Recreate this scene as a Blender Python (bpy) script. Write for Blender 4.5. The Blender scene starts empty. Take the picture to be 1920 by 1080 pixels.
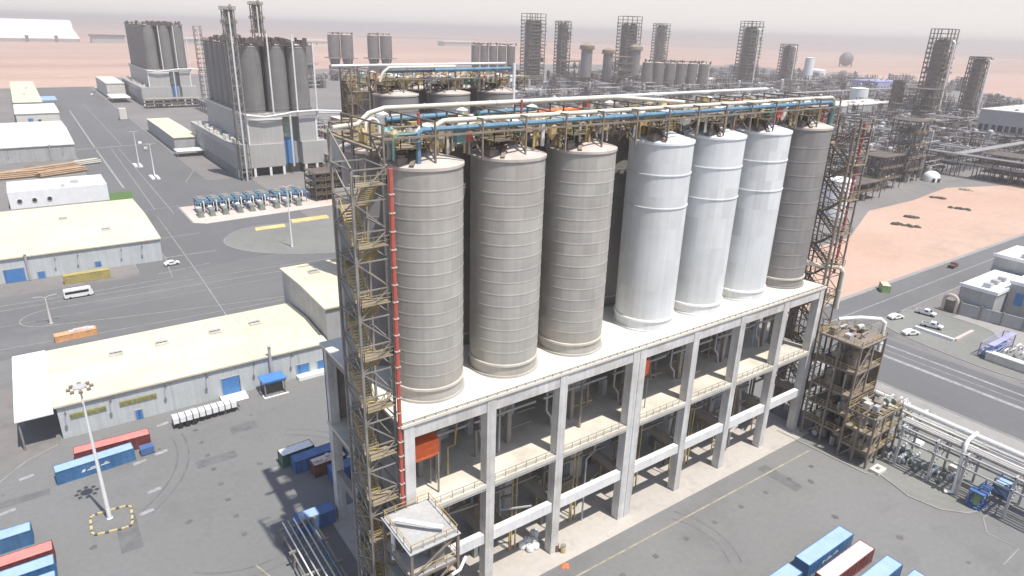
import bpy, math, random
from mathutils import Vector, Matrix

sc = bpy.context.scene
COL = sc.collection
R = math.radians
PI = math.pi

# ------------------------------------------------------------------ camera
yaw, pitch, roll = R(54.1615), R(-21.0493), R(1.6704)
fw = Vector((math.cos(yaw) * math.cos(pitch), math.sin(yaw) * math.cos(pitch), math.sin(pitch)))
r0 = Vector((math.sin(yaw), -math.cos(yaw), 0))
u0 = r0.cross(fw)
rt = math.cos(roll) * r0 + math.sin(roll) * u0
up = -math.sin(roll) * r0 + math.cos(roll) * u0
cam_d = bpy.data.cameras.new("camera")
cam = bpy.data.objects.new("camera", cam_d)
COL.objects.link(cam)
cam_d.sensor_width = 36.0
cam_d.lens = 23.649
cam_d.clip_start = 0.5
cam_d.clip_end = 200000
m3 = Matrix((rt, up, -fw)).transposed()
cam.matrix_world = Matrix.Translation((-29.904, -62.361, 75.589)) @ m3.to_4x4()
sc.camera = cam

# ------------------------------------------------------------------ light
SUN_DIR = Vector((0.10, -0.396, 1.0)).normalized()
el = math.asin(SUN_DIR.z)
az = math.atan2(SUN_DIR.x, SUN_DIR.y)
w = bpy.data.worlds.new("World")
sc.world = w
w.use_nodes = True
nt = w.node_tree
sky = nt.nodes.new("ShaderNodeTexSky")
sky.sky_type = 'NISHITA'
sky.sun_disc = False
sky.sun_elevation = el
sky.sun_rotation = az
sky.altitude = 0
sky.air_density = 1.0
sky.dust_density = 1.5
sky.ozone_density = 1.0
bg = nt.nodes["Background"]
# pale dust near the horizon, added to the clear sky (depends on elevation only)
tcw = nt.nodes.new("ShaderNodeTexCoord")
sep = nt.nodes.new("ShaderNodeSeparateXYZ"); nt.links.new(tcw.outputs["Generated"], sep.inputs[0])
rng = nt.nodes.new("ShaderNodeMapRange"); rng.inputs[1].default_value = -0.02; rng.inputs[2].default_value = 0.32
rng.inputs[3].default_value = 1.0; rng.inputs[4].default_value = 0.0; rng.interpolation_type = 'SMOOTHERSTEP'
nt.links.new(sep.outputs[2], rng.inputs[0])
mixw = nt.nodes.new("ShaderNodeMix"); mixw.data_type = 'RGBA'
nt.links.new(rng.outputs[0], mixw.inputs[0]); nt.links.new(sky.outputs[0], mixw.inputs[6])
mixw.inputs[7].default_value = (5.1, 4.85, 4.72, 1)
nt.links.new(mixw.outputs[2], bg.inputs[0])
bg.inputs[1].default_value = 0.135
sd = bpy.data.lights.new("sun", 'SUN')
sd.energy = 4.4
sd.angle = R(0.6)
sd.color = (1.0, 0.955, 0.90)
so = bpy.data.objects.new("sun", sd)
COL.objects.link(so)
so.rotation_euler = SUN_DIR.to_track_quat('Z', 'Y').to_euler()
so.location = (0, 0, 300)
sc.view_settings.view_transform = 'Standard'
sc.view_settings.look = 'None'
sc.view_settings.exposure = 0.42
sc.view_settings.gamma = 1.0

# ------------------------------------------------------------------ materials
def _new(name):
    m = bpy.data.materials.new(name)
    m.use_nodes = True
    n = m.node_tree
    return m, n, n.nodes["Principled BSDF"]

def mat(name, col, rough=0.75, metal=0.0, var=0.22, scale=0.6, streak=0.0, stain=None, stain_amt=0.0, bump=0.0, plate=0.0):
    """painted / weathered surface: noise tint, optional vertical streaks and stain colour"""
    m, n, p = _new(name)
    L = n.links.new
    tc = n.nodes.new("ShaderNodeTexCoord")
    oi = n.nodes.new("ShaderNodeObjectInfo")
    add = n.nodes.new("ShaderNodeVectorMath"); add.operation = 'ADD'
    mul = n.nodes.new("ShaderNodeVectorMath"); mul.operation = 'SCALE'; mul.inputs[3].default_value = 60
    comb = n.nodes.new("ShaderNodeCombineXYZ")
    for i in range(3): L(oi.outputs["Random"], comb.inputs[i])
    L(comb.outputs[0], mul.inputs[0])
    L(tc.outputs["Object"], add.inputs[0]); L(mul.outputs[0], add.inputs[1])
    no = n.nodes.new("ShaderNodeTexNoise"); no.inputs["Scale"].default_value = scale
    no.inputs["Detail"].default_value = 6; no.inputs["Roughness"].default_value = 0.65
    L(add.outputs[0], no.inputs["Vector"])
    ramp = n.nodes.new("ShaderNodeMapRange")
    ramp.inputs[1].default_value = 0.3; ramp.inputs[2].default_value = 0.7
    ramp.inputs[3].default_value = 1 - var; ramp.inputs[4].default_value = 1 + var * 0.5
    L(no.outputs[0], ramp.inputs[0])
    val = ramp.outputs[0]
    if streak > 0:
        mp = n.nodes.new("ShaderNodeMapping"); mp.inputs["Scale"].default_value = (1.6, 1.6, 0.035)
        L(add.outputs[0], mp.inputs[0])
        n2 = n.nodes.new("ShaderNodeTexNoise"); n2.inputs["Scale"].default_value = 1.3; n2.inputs["Detail"].default_value = 5
        L(mp.outputs[0], n2.inputs["Vector"])
        r2 = n.nodes.new("ShaderNodeMapRange"); r2.inputs[1].default_value = 0.35; r2.inputs[2].default_value = 0.65
        r2.inputs[3].default_value = 1 - streak; r2.inputs[4].default_value = 1 + streak * 0.4
        L(n2.outputs[0], r2.inputs[0])
        mm = n.nodes.new("ShaderNodeMath"); mm.operation = 'MULTIPLY'
        L(val, mm.inputs[0]); L(r2.outputs[0], mm.inputs[1]); val = mm.outputs[0]
    if plate:
        sx = n.nodes.new("ShaderNodeSeparateXYZ"); L(tc.outputs["Object"], sx.inputs[0])
        def mth(op, a, b_=None):
            q = n.nodes.new("ShaderNodeMath"); q.operation = op
            for i, v_ in enumerate((a, b_)):
                if v_ is None: continue
                if isinstance(v_, (int, float)): q.inputs[i].default_value = v_
                else: L(v_, q.inputs[i])
            return q.outputs[0]
        row = mth('FLOOR', mth('DIVIDE', mth('SUBTRACT', sx.outputs[2], 2.0), plate))
        ang = mth('FLOOR', mth('ADD', mth('MULTIPLY', mth('ARCTAN2', sx.outputs[1], sx.outputs[0]), 1.9), mth('MULTIPLY', row, .5)))
        cb = n.nodes.new("ShaderNodeCombineXYZ"); L(row, cb.inputs[0]); L(ang, cb.inputs[1]); L(oi.outputs["Random"], cb.inputs[2])
        wn = n.nodes.new("ShaderNodeTexWhiteNoise"); wn.noise_dimensions = '3D'; L(cb.outputs[0], wn.inputs["Vector"])
        pr = n.nodes.new("ShaderNodeMapRange"); pr.inputs[3].default_value = .90; pr.inputs[4].default_value = 1.06; L(wn.outputs[0], pr.inputs[0])
        mm = n.nodes.new("ShaderNodeMath"); mm.operation = 'MULTIPLY'; L(val, mm.inputs[0]); L(pr.outputs[0], mm.inputs[1]); val = mm.outputs[0]
    vs = n.nodes.new("ShaderNodeVectorMath"); vs.operation = 'SCALE'
    vs.inputs[0].default_value = col[:3]
    if stain:
        n3 = n.nodes.new("ShaderNodeTexNoise"); n3.inputs["Scale"].default_value = scale * 0.35; n3.inputs["Detail"].default_value = 8
        n3.inputs["Roughness"].default_value = 0.7
        L(add.outputs[0], n3.inputs["Vector"])
        r3 = n.nodes.new("ShaderNodeMapRange"); r3.inputs[1].default_value = 0.45; r3.inputs[2].default_value = 0.68
        r3.inputs[4].default_value = stain_amt
        L(n3.outputs[0], r3.inputs[0])
        mx = n.nodes.new("ShaderNodeMix"); mx.data_type = 'RGBA'
        mx.inputs[6].default_value = (*col[:3], 1); mx.inputs[7].default_value = (*stain, 1)
        L(r3.outputs[0], mx.inputs[0]); L(mx.outputs[2], vs.inputs[0])
    L(val, vs.inputs[3])
    L(vs.outputs[0], p.inputs["Base Color"])
    p.inputs["Roughness"].default_value = rough
    p.inputs["Metallic"].default_value = metal
    if bump > 0:
        b = n.nodes.new("ShaderNodeBump"); b.inputs["Strength"].default_value = bump; b.inputs["Distance"].default_value = 0.1
        L(no.outputs[0], b.inputs["Height"]); L(b.outputs[0], p.inputs["Normal"])
    return m

def ground_mat(name, c1, c2, c3, s1, s2, stretch=(1, 1, 1), rough=0.95, fine=0.8, seed=0.0):
    m, n, p = _new(name)
    L = n.links.new
    tc = n.nodes.new("ShaderNodeTexCoord")
    mp = n.nodes.new("ShaderNodeMapping"); mp.inputs["Scale"].default_value = stretch; mp.inputs["Location"].default_value = (seed, seed, 0)
    L(tc.outputs["Object"], mp.inputs[0])
    a = n.nodes.new("ShaderNodeTexNoise"); a.inputs["Scale"].default_value = s1; a.inputs["Detail"].default_value = 7; a.inputs["Roughness"].default_value = 0.6
    b = n.nodes.new("ShaderNodeTexNoise"); b.inputs["Scale"].default_value = s2; b.inputs["Detail"].default_value = 6; b.inputs["Roughness"].default_value = 0.7
    f = n.nodes.new("ShaderNodeTexNoise"); f.inputs["Scale"].default_value = fine; f.inputs["Detail"].default_value = 4
    for q in (a, b): L(mp.outputs[0], q.inputs["Vector"])
    L(tc.outputs["Object"], f.inputs["Vector"])
    def mr(src, lo, hi, o0, o1):
        r = n.nodes.new("ShaderNodeMapRange")
        r.inputs[1].default_value = lo; r.inputs[2].default_value = hi; r.inputs[3].default_value = o0; r.inputs[4].default_value = o1
        L(src, r.inputs[0]); return r.outputs[0]
    def mix(fac, x, y):
        k = n.nodes.new("ShaderNodeMix"); k.data_type = 'RGBA'
        L(fac, k.inputs[0])
        for i, v in ((6, x), (7, y)):
            if isinstance(v, tuple): k.inputs[i].default_value = (*v, 1)
            else: L(v, k.inputs[i])
        return k.outputs[2]
    c = mix(mr(a.outputs[0], 0.35, 0.65, 0, 1), c1, c2)
    c = mix(mr(b.outputs[0], 0.52, 0.72, 0, 0.8), c, c3)
    vs = n.nodes.new("ShaderNodeVectorMath"); vs.operation = 'SCALE'
    L(c, vs.inputs[0]); L(mr(f.outputs[0], 0.3, 0.7, 0.95, 1.05), vs.inputs[3])
    L(vs.outputs[0], p.inputs["Base Color"])
    p.inputs["Roughness"].default_value = rough
    return m

M = {}
M['sand'] = ground_mat('desert_sand', (.39, .245, .185), (.48, .34, .265), (.26, .165, .13), 0.0011, 0.004, (0.35, 1.5, 1), fine=0.03)
M['sand2'] = ground_mat('pale_sand', (.435, .285, .212), (.485, .34, .262), (.35, .255, .195), 0.02, 0.035, fine=0.4)
M['asphalt'] = ground_mat('asphalt', (.155, .155, .150), (.18, .179, .173), (.132, .131, .127), 0.018, 0.06, fine=1.2)
M['road'] = ground_mat('road_asphalt', (.122, .121, .12), (.148, .147, .145), (.175, .173, .17), 0.02, 0.05, (.5, 1, 1), fine=1.0, seed=7)
M['avenue'] = ground_mat('avenue_asphalt', (.118, .118, .118), (.14, .139, .138), (.10, .10, .10), 0.02, 0.05, (1, .4, 1), fine=1.0, seed=17)
M['verge'] = ground_mat('dusty_verge', (.26, .25, .235), (.30, .285, .265), (.20, .195, .185), 0.03, 0.1, fine=0.8, seed=23)
M['wallf'] = mat('painted_block_concrete', (.41, .40, .375), scale=0.1, var=0.08, streak=0.1)
M['gravel'] = ground_mat('plant_gravel', (.165, .155, .147), (.21, .195, .183), (.105, .10, .095), 0.02, 0.08, fine=0.5, seed=3)
M['lotgrey'] = ground_mat('dark_lot', (.17, .172, .155), (.205, .205, .185), (.15, .15, .14), 0.03, 0.09, fine=0.8, seed=11)
M['pad'] = ground_mat('pad_concrete', (.38, .35, .31), (.45, .415, .37), (.29, .265, .24), 0.05, 0.2, fine=1.0)
M['pinkpad'] = ground_mat('pink_paving', (.50, .41, .36), (.56, .48, .43), (.42, .355, .32), 0.05, 0.2, fine=1.0)
M['kerb'] = mat('kerb_concrete', (.25, .245, .235), scale=0.4)
M['line'] = mat('road_paint', (.31, .31, .30), scale=0.8, var=0.45)
M['yline'] = mat('yellow_road_paint', (.33, .30, .21), scale=0.8, var=0.4)
M['ypatch'] = mat('yellow_hatch_paint', (.66, .48, .20), scale=0.3, var=0.3)
M['tyre'] = mat('tyre_worn_asphalt', (.14, .138, .136), scale=0.5, var=0.3, rough=.95)
M['oil'] = mat('oil_stained_asphalt', (.118, .116, .114), scale=0.9, var=0.4, rough=.8)
M['grass'] = mat('lawn_grass', (.09, .17, .05), scale=1.5, var=0.5, rough=1)

M['conc'] = mat('frame_concrete', (.60, .59, .565), scale=0.35, var=0.2, streak=0.14, stain=(.40, .36, .30), stain_amt=0.6)
M['tie'] = mat('pale_beam_paint', (.70, .69, .67), scale=0.4, var=0.12, streak=0.08)
M['deck'] = mat('deck_concrete', (.66, .63, .55), scale=0.15, var=0.16, stain=(.50, .45, .36), stain_amt=0.5)
M['floor'] = mat('dusty_floor', (.60, .56, .47), scale=0.25, var=0.22, stain=(.40, .36, .27), stain_amt=0.6)
M['cdark'] = mat('shaded_concrete', (.27, .24, .21), scale=0.4, var=0.2)  # shade of the open bays put into the colour as a darker tone
M['silo_g'] = mat('weathered_grey_metal', (.40, .385, .348), rough=0.55, metal=0.0, scale=0.22, var=0.14, streak=0.06, stain=(.37, .32, .275), stain_amt=0.7, plate=1.66)
M['silo_d'] = mat('dull_grey_metal', (.255, .243, .232), rough=0.5, scale=0.2, var=0.12, streak=0.06, stain=(.26, .23, .21), stain_amt=0.5, plate=2.45)
M['silo_w'] = mat('white_silo_paint', (.655, .675, .668), rough=0.5, scale=0.16, var=0.09, streak=0.05, stain=(.54, .53, .49), stain_amt=0.5, plate=4.9)
M['silo_roof_w'] = mat('white_roof_paint', (.78, .80, .82), rough=0.5, scale=0.3, var=0.1)
M['silo_roof_g'] = mat('dusty_roof_metal', (.52, .46, .41), rough=0.6, scale=0.3, var=0.25, stain=(.34, .29, .25), stain_amt=0.5)
M['lip'] = mat('pale_ring_steel', (.50, .47, .41), rough=0.5, scale=0.4)
M['steel'] = mat('grey_structural_steel', (.25, .235, .21), rough=0.6, scale=0.7, var=0.3, stain=(.20, .16, .12), stain_amt=0.5)
M['dsteel'] = mat('dark_structural_steel', (.11, .108, .105), rough=0.6, scale=0.7, var=0.3)
M['brown'] = mat('brown_dusty_steel', (.23, .19, .155), rough=0.7, scale=0.6, var=0.35)
M['ochre'] = mat('ochre_yellow_steel', (.47, .36, .155), rough=0.6, scale=0.7, var=0.35, stain=(.30, .22, .14), stain_amt=0.6)
M['grating'] = mat('dusty_grating', (.29, .24, .16), rough=0.8, scale=0.8, var=0.35, stain=(.24, .20, .15), stain_amt=0.6)
M['yrail'] = mat('yellow_rail_paint', (.50, .42, .22), rough=0.5, scale=1.0, var=0.25)
M['cream'] = mat('cream_pipe_cladding', (.60, .565, .47), rough=0.4, scale=0.6, var=0.15)
M['blue'] = mat('blue_duct_paint', (.125, .235, .325), rough=0.5, scale=0.7, var=0.25)
M['teal'] = mat('teal_pipe_paint', (.13, .25, .23), rough=0.5, scale=0.7)
M['silver'] = mat('silver_pipe_cladding', (.74, .73, .71), rough=0.4, metal=0.25, scale=0.8, var=0.12)
M['grey_pipe'] = mat('grey_pipe_cladding', (.42, .415, .41), rough=0.5, scale=0.7, var=0.2)
M['red'] = mat('red_pipe_paint', (.46, .10, .07), rough=0.5, scale=1.0, var=0.2)
M['orange'] = mat('orange_red_paint', (.92, .17, .045), rough=0.5, scale=1.0, var=0.25)
M['white'] = mat('white_paint', (.78, .78, .77), rough=0.5, scale=0.5, var=0.08)
M['offw'] = mat('offwhite_plaster', (.62, .59, .53), rough=0.8, scale=0.3, var=0.12, streak=0.06)
M['wall'] = mat('pale_blue_grey_cladding', (.50, .525, .53), rough=0.6, scale=0.3, var=0.1, streak=0.08)
M['wallg'] = mat('grey_cladding', (.40, .40, .39), rough=0.7, scale=0.25, var=0.12, streak=0.1)
M['roofc'] = mat('cream_roof_sheet', (.66, .585, .43), rough=0.7, scale=0.08, var=0.14, stain=(.62, .57, .46), stain_amt=0.6)
M['doorb'] = mat('blue_door_paint', (.075, .22, .48), rough=0.5, scale=0.6, var=0.15)
M['louver'] = mat('olive_louvre', (.36, .36, .16), rough=0.6, scale=2.0, var=0.4)
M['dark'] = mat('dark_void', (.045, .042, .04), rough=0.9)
M['glass'] = mat('dark_window_glass', (.03, .035, .04), rough=0.12, var=0.1)
M['rubber'] = mat('tyre_rubber', (.03, .03, .03), rough=0.9)
M['c_blue'] = mat('blue_container_paint', (.05, .15, .31), rough=0.5, scale=0.5, var=0.22, streak=0.12, stain=(.16, .24, .36), stain_amt=0.4)
M['c_navy'] = mat('navy_container_paint', (.08, .16, .34), rough=0.5, scale=0.5, var=0.22, streak=0.12)
M['c_red'] = mat('maroon_container_paint', (.19, .055, .052), rough=0.5, scale=0.5, var=0.25, streak=0.12)
M['c_redroof'] = mat('pale_red_roof', (.62, .22, .19), rough=0.6, scale=0.5, var=0.2)  # paler red than the container sides
M['c_bluroof'] = mat('pale_sunlit_blue', (.31, .43, .60), rough=0.6, scale=0.5, var=0.14)  # container tops: sun's brightening put into the colour; plain pale blue elsewhere
M['c_pinkroof'] = mat('bleached_pink_roof', (.66, .54, .51), rough=0.7, scale=0.7, var=0.2, stain=(.5, .36, .32), stain_amt=0.5)
M['c_green'] = mat('dark_green_paint', (.05, .13, .09), rough=0.5, scale=0.5, var=0.25, streak=0.12)
M['c_brown'] = mat('brown_container_paint', (.17, .085, .06), rough=0.6, scale=0.5, var=0.25, streak=0.12)
M['c_yel'] = mat('mustard_container_paint', (.40, .33, .12), rough=0.6, scale=0.5, var=0.25)
M['c_org'] = mat('sun_bleached_orange', (.68, .36, .17), rough=0.6, scale=0.5, var=0.25)
M['rust'] = mat('rusty_tan_pipe', (.40, .27, .17), rough=0.8, scale=0.4, var=0.3)
M['green'] = mat('pale_green_paint', (.33, .42, .33), rough=0.6, scale=0.6, var=0.3)
M['gvessel'] = mat('grey_green_equipment', (.24, .27, .24), rough=0.6, scale=0.5, var=0.35)
M['lgreen'] = mat('light_green_skip_paint', (.25, .36, .14), rough=0.6, scale=0.5, var=0.3)
M['haze_steel'] = mat('grey_brown_plant_steel', (.118, .094, .084), rough=0.7, scale=0.2, var=0.35)
M['haze_vessel'] = mat('dull_plant_vessel', (.185, .158, .148), rough=0.6, scale=0.2, var=0.3)
M['haze_pipe'] = mat('pale_plant_pipe', (.33, .315, .305), rough=0.5, scale=0.3, var=0.2)
M['far_silo'] = mat('dull_far_silo_metal', (.20, .192, .182), rough=0.6, scale=0.15, var=0.15, streak=0.15)
M['violet'] = mat('faded_violet_blue_sheet', (.33, .33, .52), rough=0.7, scale=0.3)
M['shrub'] = mat('olive_desert_scrub', (.085, .075, .05), rough=1.0, scale=0.8, var=0.5)

# ------------------------------------------------------------------ mesh helpers
class MB:
    def __init__(s, off=(0, 0, 0)):
        s.v = []; s.f = []; s.mi = []; s.m = 0; s.o = off
    def add(s, vs, fs):
        b = len(s.v); o = s.o
        s.v += [(x - o[0], y - o[1], z - o[2]) for x, y, z in vs]
        for f in fs:
            s.f.append([b + i for i in f]); s.mi.append(s.m)
        return s
    def box(s, x0, x1, y0, y1, z0, z1):
        return s.add([(x0, y0, z0), (x1, y0, z0), (x1, y1, z0), (x0, y1, z0), (x0, y0, z1), (x1, y0, z1), (x1, y1, z1), (x0, y1, z1)],
                     [(0, 3, 2, 1), (4, 5, 6, 7), (0, 1, 5, 4), (1, 2, 6, 5), (2, 3, 7, 6), (3, 0, 4, 7)])
    def quad(s, *p):
        return s.add(p, [tuple(range(len(p)))])
    def bar(s, a, b, w=0.15, h=None, caps=False):
        h = h or w
        a = Vector(a); b = Vector(b); d = (b - a)
        if d.length < 1e-6: return s
        d.normalize()
        ref = Vector((0, 0, 1)) if abs(d.z) < 0.9 else Vector((1, 0, 0))
        x = d.cross(ref).normalized(); y = x.cross(d)
        x *= w / 2; y *= h / 2
        vs = [tuple(p + i * x + j * y) for p in (a, b) for i, j in ((-1, -1), (1, -1), (1, 1), (-1, 1))]
        fs = [(0, 1, 5, 4), (1, 2, 6, 5), (2, 3, 7, 6), (3, 0, 4, 7)]
        if caps or (w > 0.35): fs += [(3, 2, 1, 0), (4, 5, 6, 7)]
        return s.add(vs, fs)
    def tube(s, pts, r, n=8, caps=True):
        pts = [Vector(p) for p in pts]
        rings = []
        prev = None
        for i, p in enumerate(pts):
            if i == 0: d = pts[1] - p
            elif i == len(pts) - 1: d = p - pts[i - 1]
            else: d = (pts[i + 1] - p).normalized() + (p - pts[i - 1]).normalized()
            d.normalize()
            if prev is None:
                ref = Vector((0, 0, 1)) if abs(d.z) < 0.9 else Vector((1, 0, 0))
                x = d.cross(ref).normalized()
            else:
                x = (prev - d * prev.dot(d)).normalized()
            prev = x
            y = d.cross(x)
            rings.append([tuple(p + r * (math.cos(t) * x + math.sin(t) * y)) for t in [2 * PI * k / n for k in range(n)]])
        vs = [q for ring in rings for q in ring]
        fs = []
        for i in range(len(rings) - 1):
            for k in range(n):
                a, b = i * n + k, i * n + (k + 1) % n
                fs.append((a, b, b + n, a + n))
        if caps:
            fs.append(tuple(reversed(range(n)))); fs.append(tuple(range((len(rings) - 1) * n, len(rings) * n)))
        return s.add(vs, fs)
    def lathe(s, cx, cy, prof, n=24, z0=0.0, caps=True):
        vs = []
        for r, z in prof:
            for k in range(n):
                t = 2 * PI * k / n
                vs.append((cx + r * math.cos(t), cy + r * math.sin(t), z0 + z))
        fs = []
        for i in range(len(prof) - 1):
            for k in range(n):
                a, b = i * n + k, i * n + (k + 1) % n
                fs.append((a, b, b + n, a + n))
        if caps:
            fs.append(tuple(reversed(range(n)))); fs.append(tuple(range((len(prof) - 1) * n, len(prof) * n)))
        return s.add(vs, fs)
    def hcyl(s, a, b, r, n=12): return s.tube([a, b], r, n)
    def prism(s, poly, z0, z1):
        n = len(poly)
        vs = [(x, y, z0) for x, y in poly] + [(x, y, z1) for x, y in poly]
        fs = [tuple(reversed(range(n))), tuple(range(n, 2 * n))] + [(i, (i + 1) % n, (i + 1) % n + n, i + n) for i in range(n)]
        return s.add(vs, fs)
    def strip(s, pts, wd, z, close=False):
        """flat ribbon along a ground polyline"""
        P = [Vector((x, y, 0)) for x, y in pts]
        n = len(P); vs = []
        for i in range(n):
            if close: d = P[(i + 1) % n] - P[i - 1]
            else: d = P[min(i + 1, n - 1)] - P[max(i - 1, 0)]
            d.normalize(); q = Vector((-d.y, d.x, 0)) * wd / 2
            vs += [(P[i].x - q.x, P[i].y - q.y, z), (P[i].x + q.x, P[i].y + q.y, z)]
        fs = []
        for i in range(n if close else n - 1):
            j = (i + 1) % n
            fs.append((2 * i, 2 * j, 2 * j + 1, 2 * i + 1))
        return s.add(vs, fs)
    def kerb(s, pts, wd, h, close=False):
        P = [Vector((x, y, 0)) for x, y in pts]
        n = len(P); vs = []
        for i in range(n):
            if close: d = P[(i + 1) % n] - P[i - 1]
            else: d = P[min(i + 1, n - 1)] - P[max(i - 1, 0)]
            d.normalize(); q = Vector((-d.y, d.x, 0)) * wd / 2
            a, b = P[i] - q, P[i] + q
            vs += [(a.x, a.y, 0), (a.x, a.y, h), (b.x, b.y, h), (b.x, b.y, 0)]
        fs = []
        for i in range(n if close else n - 1):
            j = (i + 1) % n
            for k in range(3): fs.append((4 * i + k, 4 * j + k, 4 * j + k + 1, 4 * i + k + 1))
        return s.add(vs, fs)
    def rail(s, pts, h=1.1, step=1.6, w=0.05, mid=True):
        """posts and rails along a 3-D polyline of foot points"""
        for i in range(len(pts) - 1):
            a, b = Vector(pts[i]), Vector(pts[i + 1])
            L = (b - a).length; k = max(1, int(L / step))
            for j in range(k + 1):
                p = a.lerp(b, j / k)
                s.bar(p, p + Vector((0, 0, h)), w)
            s.bar(a + Vector((0, 0, h)), b + Vector((0, 0, h)), w)
            if mid: s.bar(a + Vector((0, 0, h * .55)), b + Vector((0, 0, h * .55)), w * .8)
        return s
    def build(s, name, m, parent=None, smooth=False):
        me = bpy.data.meshes.new(name)
        me.from_pydata(s.v, [], s.f)
        ms = m if isinstance(m, (list, tuple)) else [m]
        for k in ms: me.materials.append(M[k] if isinstance(k, str) else k)
        if len(ms) > 1: me.polygons.foreach_set('material_index', s.mi)
        me.update()
        if smooth:
            me.polygons.foreach_set('use_smooth', [True] * len(me.polygons))
            me.set_sharp_from_angle(angle=R(38))
        o = bpy.data.objects.new(name, me)
        COL.objects.link(o)
        if parent: o.parent = parent
        return o

def tag(o, label=None, cat=None, group=None, kind=None):
    if label: o['label'] = label
    if cat: o['category'] = cat
    if group: o['group'] = group
    if kind: o['kind'] = kind
    return o

def thing(name, label, cat, loc=(0, 0, 0), rz=0.0, group=None):
    o = bpy.data.objects.new(name, None)
    o.empty_display_size = 0.5
    COL.objects.link(o)
    o.location = loc; o.rotation_euler = (0, 0, rz)
    return tag(o, label, cat, group)

KIDS = {}
def kids(o):
    return [c for c in COL.objects if c.parent == o]

def copy_tree(o, loc=None, rz=None, label=None, parent=None, ch=None, group=None):
    c = o.copy(); COL.objects.link(c)
    if parent is not None: c.parent = parent
    if loc is not None: c.location = loc
    if rz is not None: c.rotation_euler = (0, 0, rz)
    if label: c['label'] = label
    if group: c['group'] = group
    if o.name not in KIDS: KIDS[o.name] = kids(o)
    for k in KIDS[o.name]: copy_tree(k, parent=c)
    return c

def struct(name, mb, m):
    o = mb.build(name, m)
    o['kind'] = 'structure'
    return o

def solo(o, label, cat, group=None, at=None):
    """tag a one-mesh thing and move its origin to its base"""
    if at:
        for v in o.data.vertices: v.co = (v.co.x - at[0], v.co.y - at[1], v.co.z - at[2])
        o.location = at
    return tag(o, label, cat, group)

def rnd(poly, it=3):
    for _ in range(it):
        q = []
        for i in range(len(poly)):
            a, c = poly[i], poly[(i + 1) % len(poly)]
            q += [(a[0] * .75 + c[0] * .25, a[1] * .75 + c[1] * .25), (a[0] * .25 + c[0] * .75, a[1] * .25 + c[1] * .75)]
        poly = q
    return poly
ISL = rnd([(-41, 145), (-36, 150), (-20, 149), (40, 148.5), (45, 141), (42, 124), (21, 125.5), (-32, 136), (-40, 139)])
FCT = rnd([(27, 170), (52, 156), (80, 156), (120, 156), (122, 207), (100, 206), (60, 201), (33, 207), (19, 190)])
LOT = rnd([(160, 21), (182, 20), (182.5, -1), (176, -4), (163, -20), (153, -20), (155, 10)])
# ================================================================== SETTING
b = MB(); nseg = 48
b.add([(0, 0, 0)] + [(70000 * math.cos(2 * PI * k / nseg), 70000 * math.sin(2 * PI * k / nseg), 0) for k in range(nseg)],
      [(0, 1 + k, 1 + (k + 1) % nseg) for k in range(nseg)])
struct('desert_ground', b, 'sand')
def sheet(name, poly, z, m):
    b = MB(); b.add([(x, y, z) for x, y in poly], [tuple(range(len(poly)))])
    return struct(name, b, m)
sheet('plant_ground', [(-260, 880), (58, 880), (62, 1010), (330, 1130), (540, 1200), (1000, 1250), (1450, 1200), (1600, 1100), (1500, 800), (1250, 420), (900, 60), (700, -300), (-260, -300)], 0.03, 'gravel')
sheet('yard_ground', [(-200, -200), (152, -200), (152, 20), (118, 20), (118, 120), (-200, 120)], 0.06, 'asphalt')
sheet('road', [(-200, 120), (120, 120), (120, 166), (-200, 166)], 0.075, 'road')
sheet('avenue_road', [(-9, 166), (20, 166), (40, 300), (40, 880), (-28, 880), (-9, 500)], 0.08, 'avenue')
sheet('side_road', [(-9, 166.5), (60, 166.5), (60, 300), (20, 300)], 0.068, 'avenue')
sheet('sand_ground', [(139, 36.5), (150, 35.5), (260, 36), (330, 36), (440, 76), (432, 80), (404, 89), (380, 98), (330, 92), (288, 92), (262, 82), (236, 72), (170, 70), (139, 72)], 0.075, 'sand2')
sheet('east_road', [(118, 20.0), (460, 22), (460, 34.5), (118, 34.5)], 0.07, 'road')
sheet('cross_road', [(124, -200), (152, -200), (150, 20), (124, 20)], 0.078, 'avenue')
sheet('parking_ground', LOT, 0.085, 'lotgrey')
sheet('forecourt_ground', FCT, 0.09, 'lotgrey')
sheet('island_pavement', ISL, 0.10, 'road')
sheet('pump_pavement', [(17.5, 221), (22, 217.5), (85, 222.5), (96, 224), (96, 250), (17.5, 250)], 0.11, 'pinkpad')
sheet('lawn', [(-6, 272), (-6, 292), (5, 292), (4, 272)], 0.10, 'grass')
sheet('side_pavement', [(-70, 60), (-41, 70), (-35.5, 74), (-35.5, 104), (-70, 104)], 0.09, 'gravel')
sheet('verge_ground', [(118.2, -120), (123.8, -120), (123.8, 19), (118.2, 19)], 0.083, 'verge')
sheet('verge_ground', [(119, 35), (460, 35), (460, 36.6), (119, 36.2)], 0.079, 'verge')
sheet('verge_ground', [(181, 10), (186, 10), (190, -17), (205, -60), (170, -60), (164, -20), (177, -4)], 0.081, 'verge')
b = MB(); b.box(-1.2, 89.6, -2.4, 28.0, 0.0, 0.16); struct('concrete_pavement', b, 'pad')
b = MB(); b.add([(x, y, 0.09) for x, y in [(84.5, 1.8), (86, -17), (88, -18.5), (86.3, -24), (87.2, -29), (90, -32), (100, -33), (108, -30), (108, 1.8)]], [tuple(range(9))]); struct('rack_pavement', b, 'lotgrey')
b = MB()
for x0, x1, y0, y1 in ((35.5, 47, 198.5, 203), (51, 66.5, 202, 208)):
    b.quad((x0, y0, .115), (x1, y0, .115), (x1 + 1, y1, .115), (x0 + 1, y1, .115))
struct('yellow_road_marking', b, 'ypatch')
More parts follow.
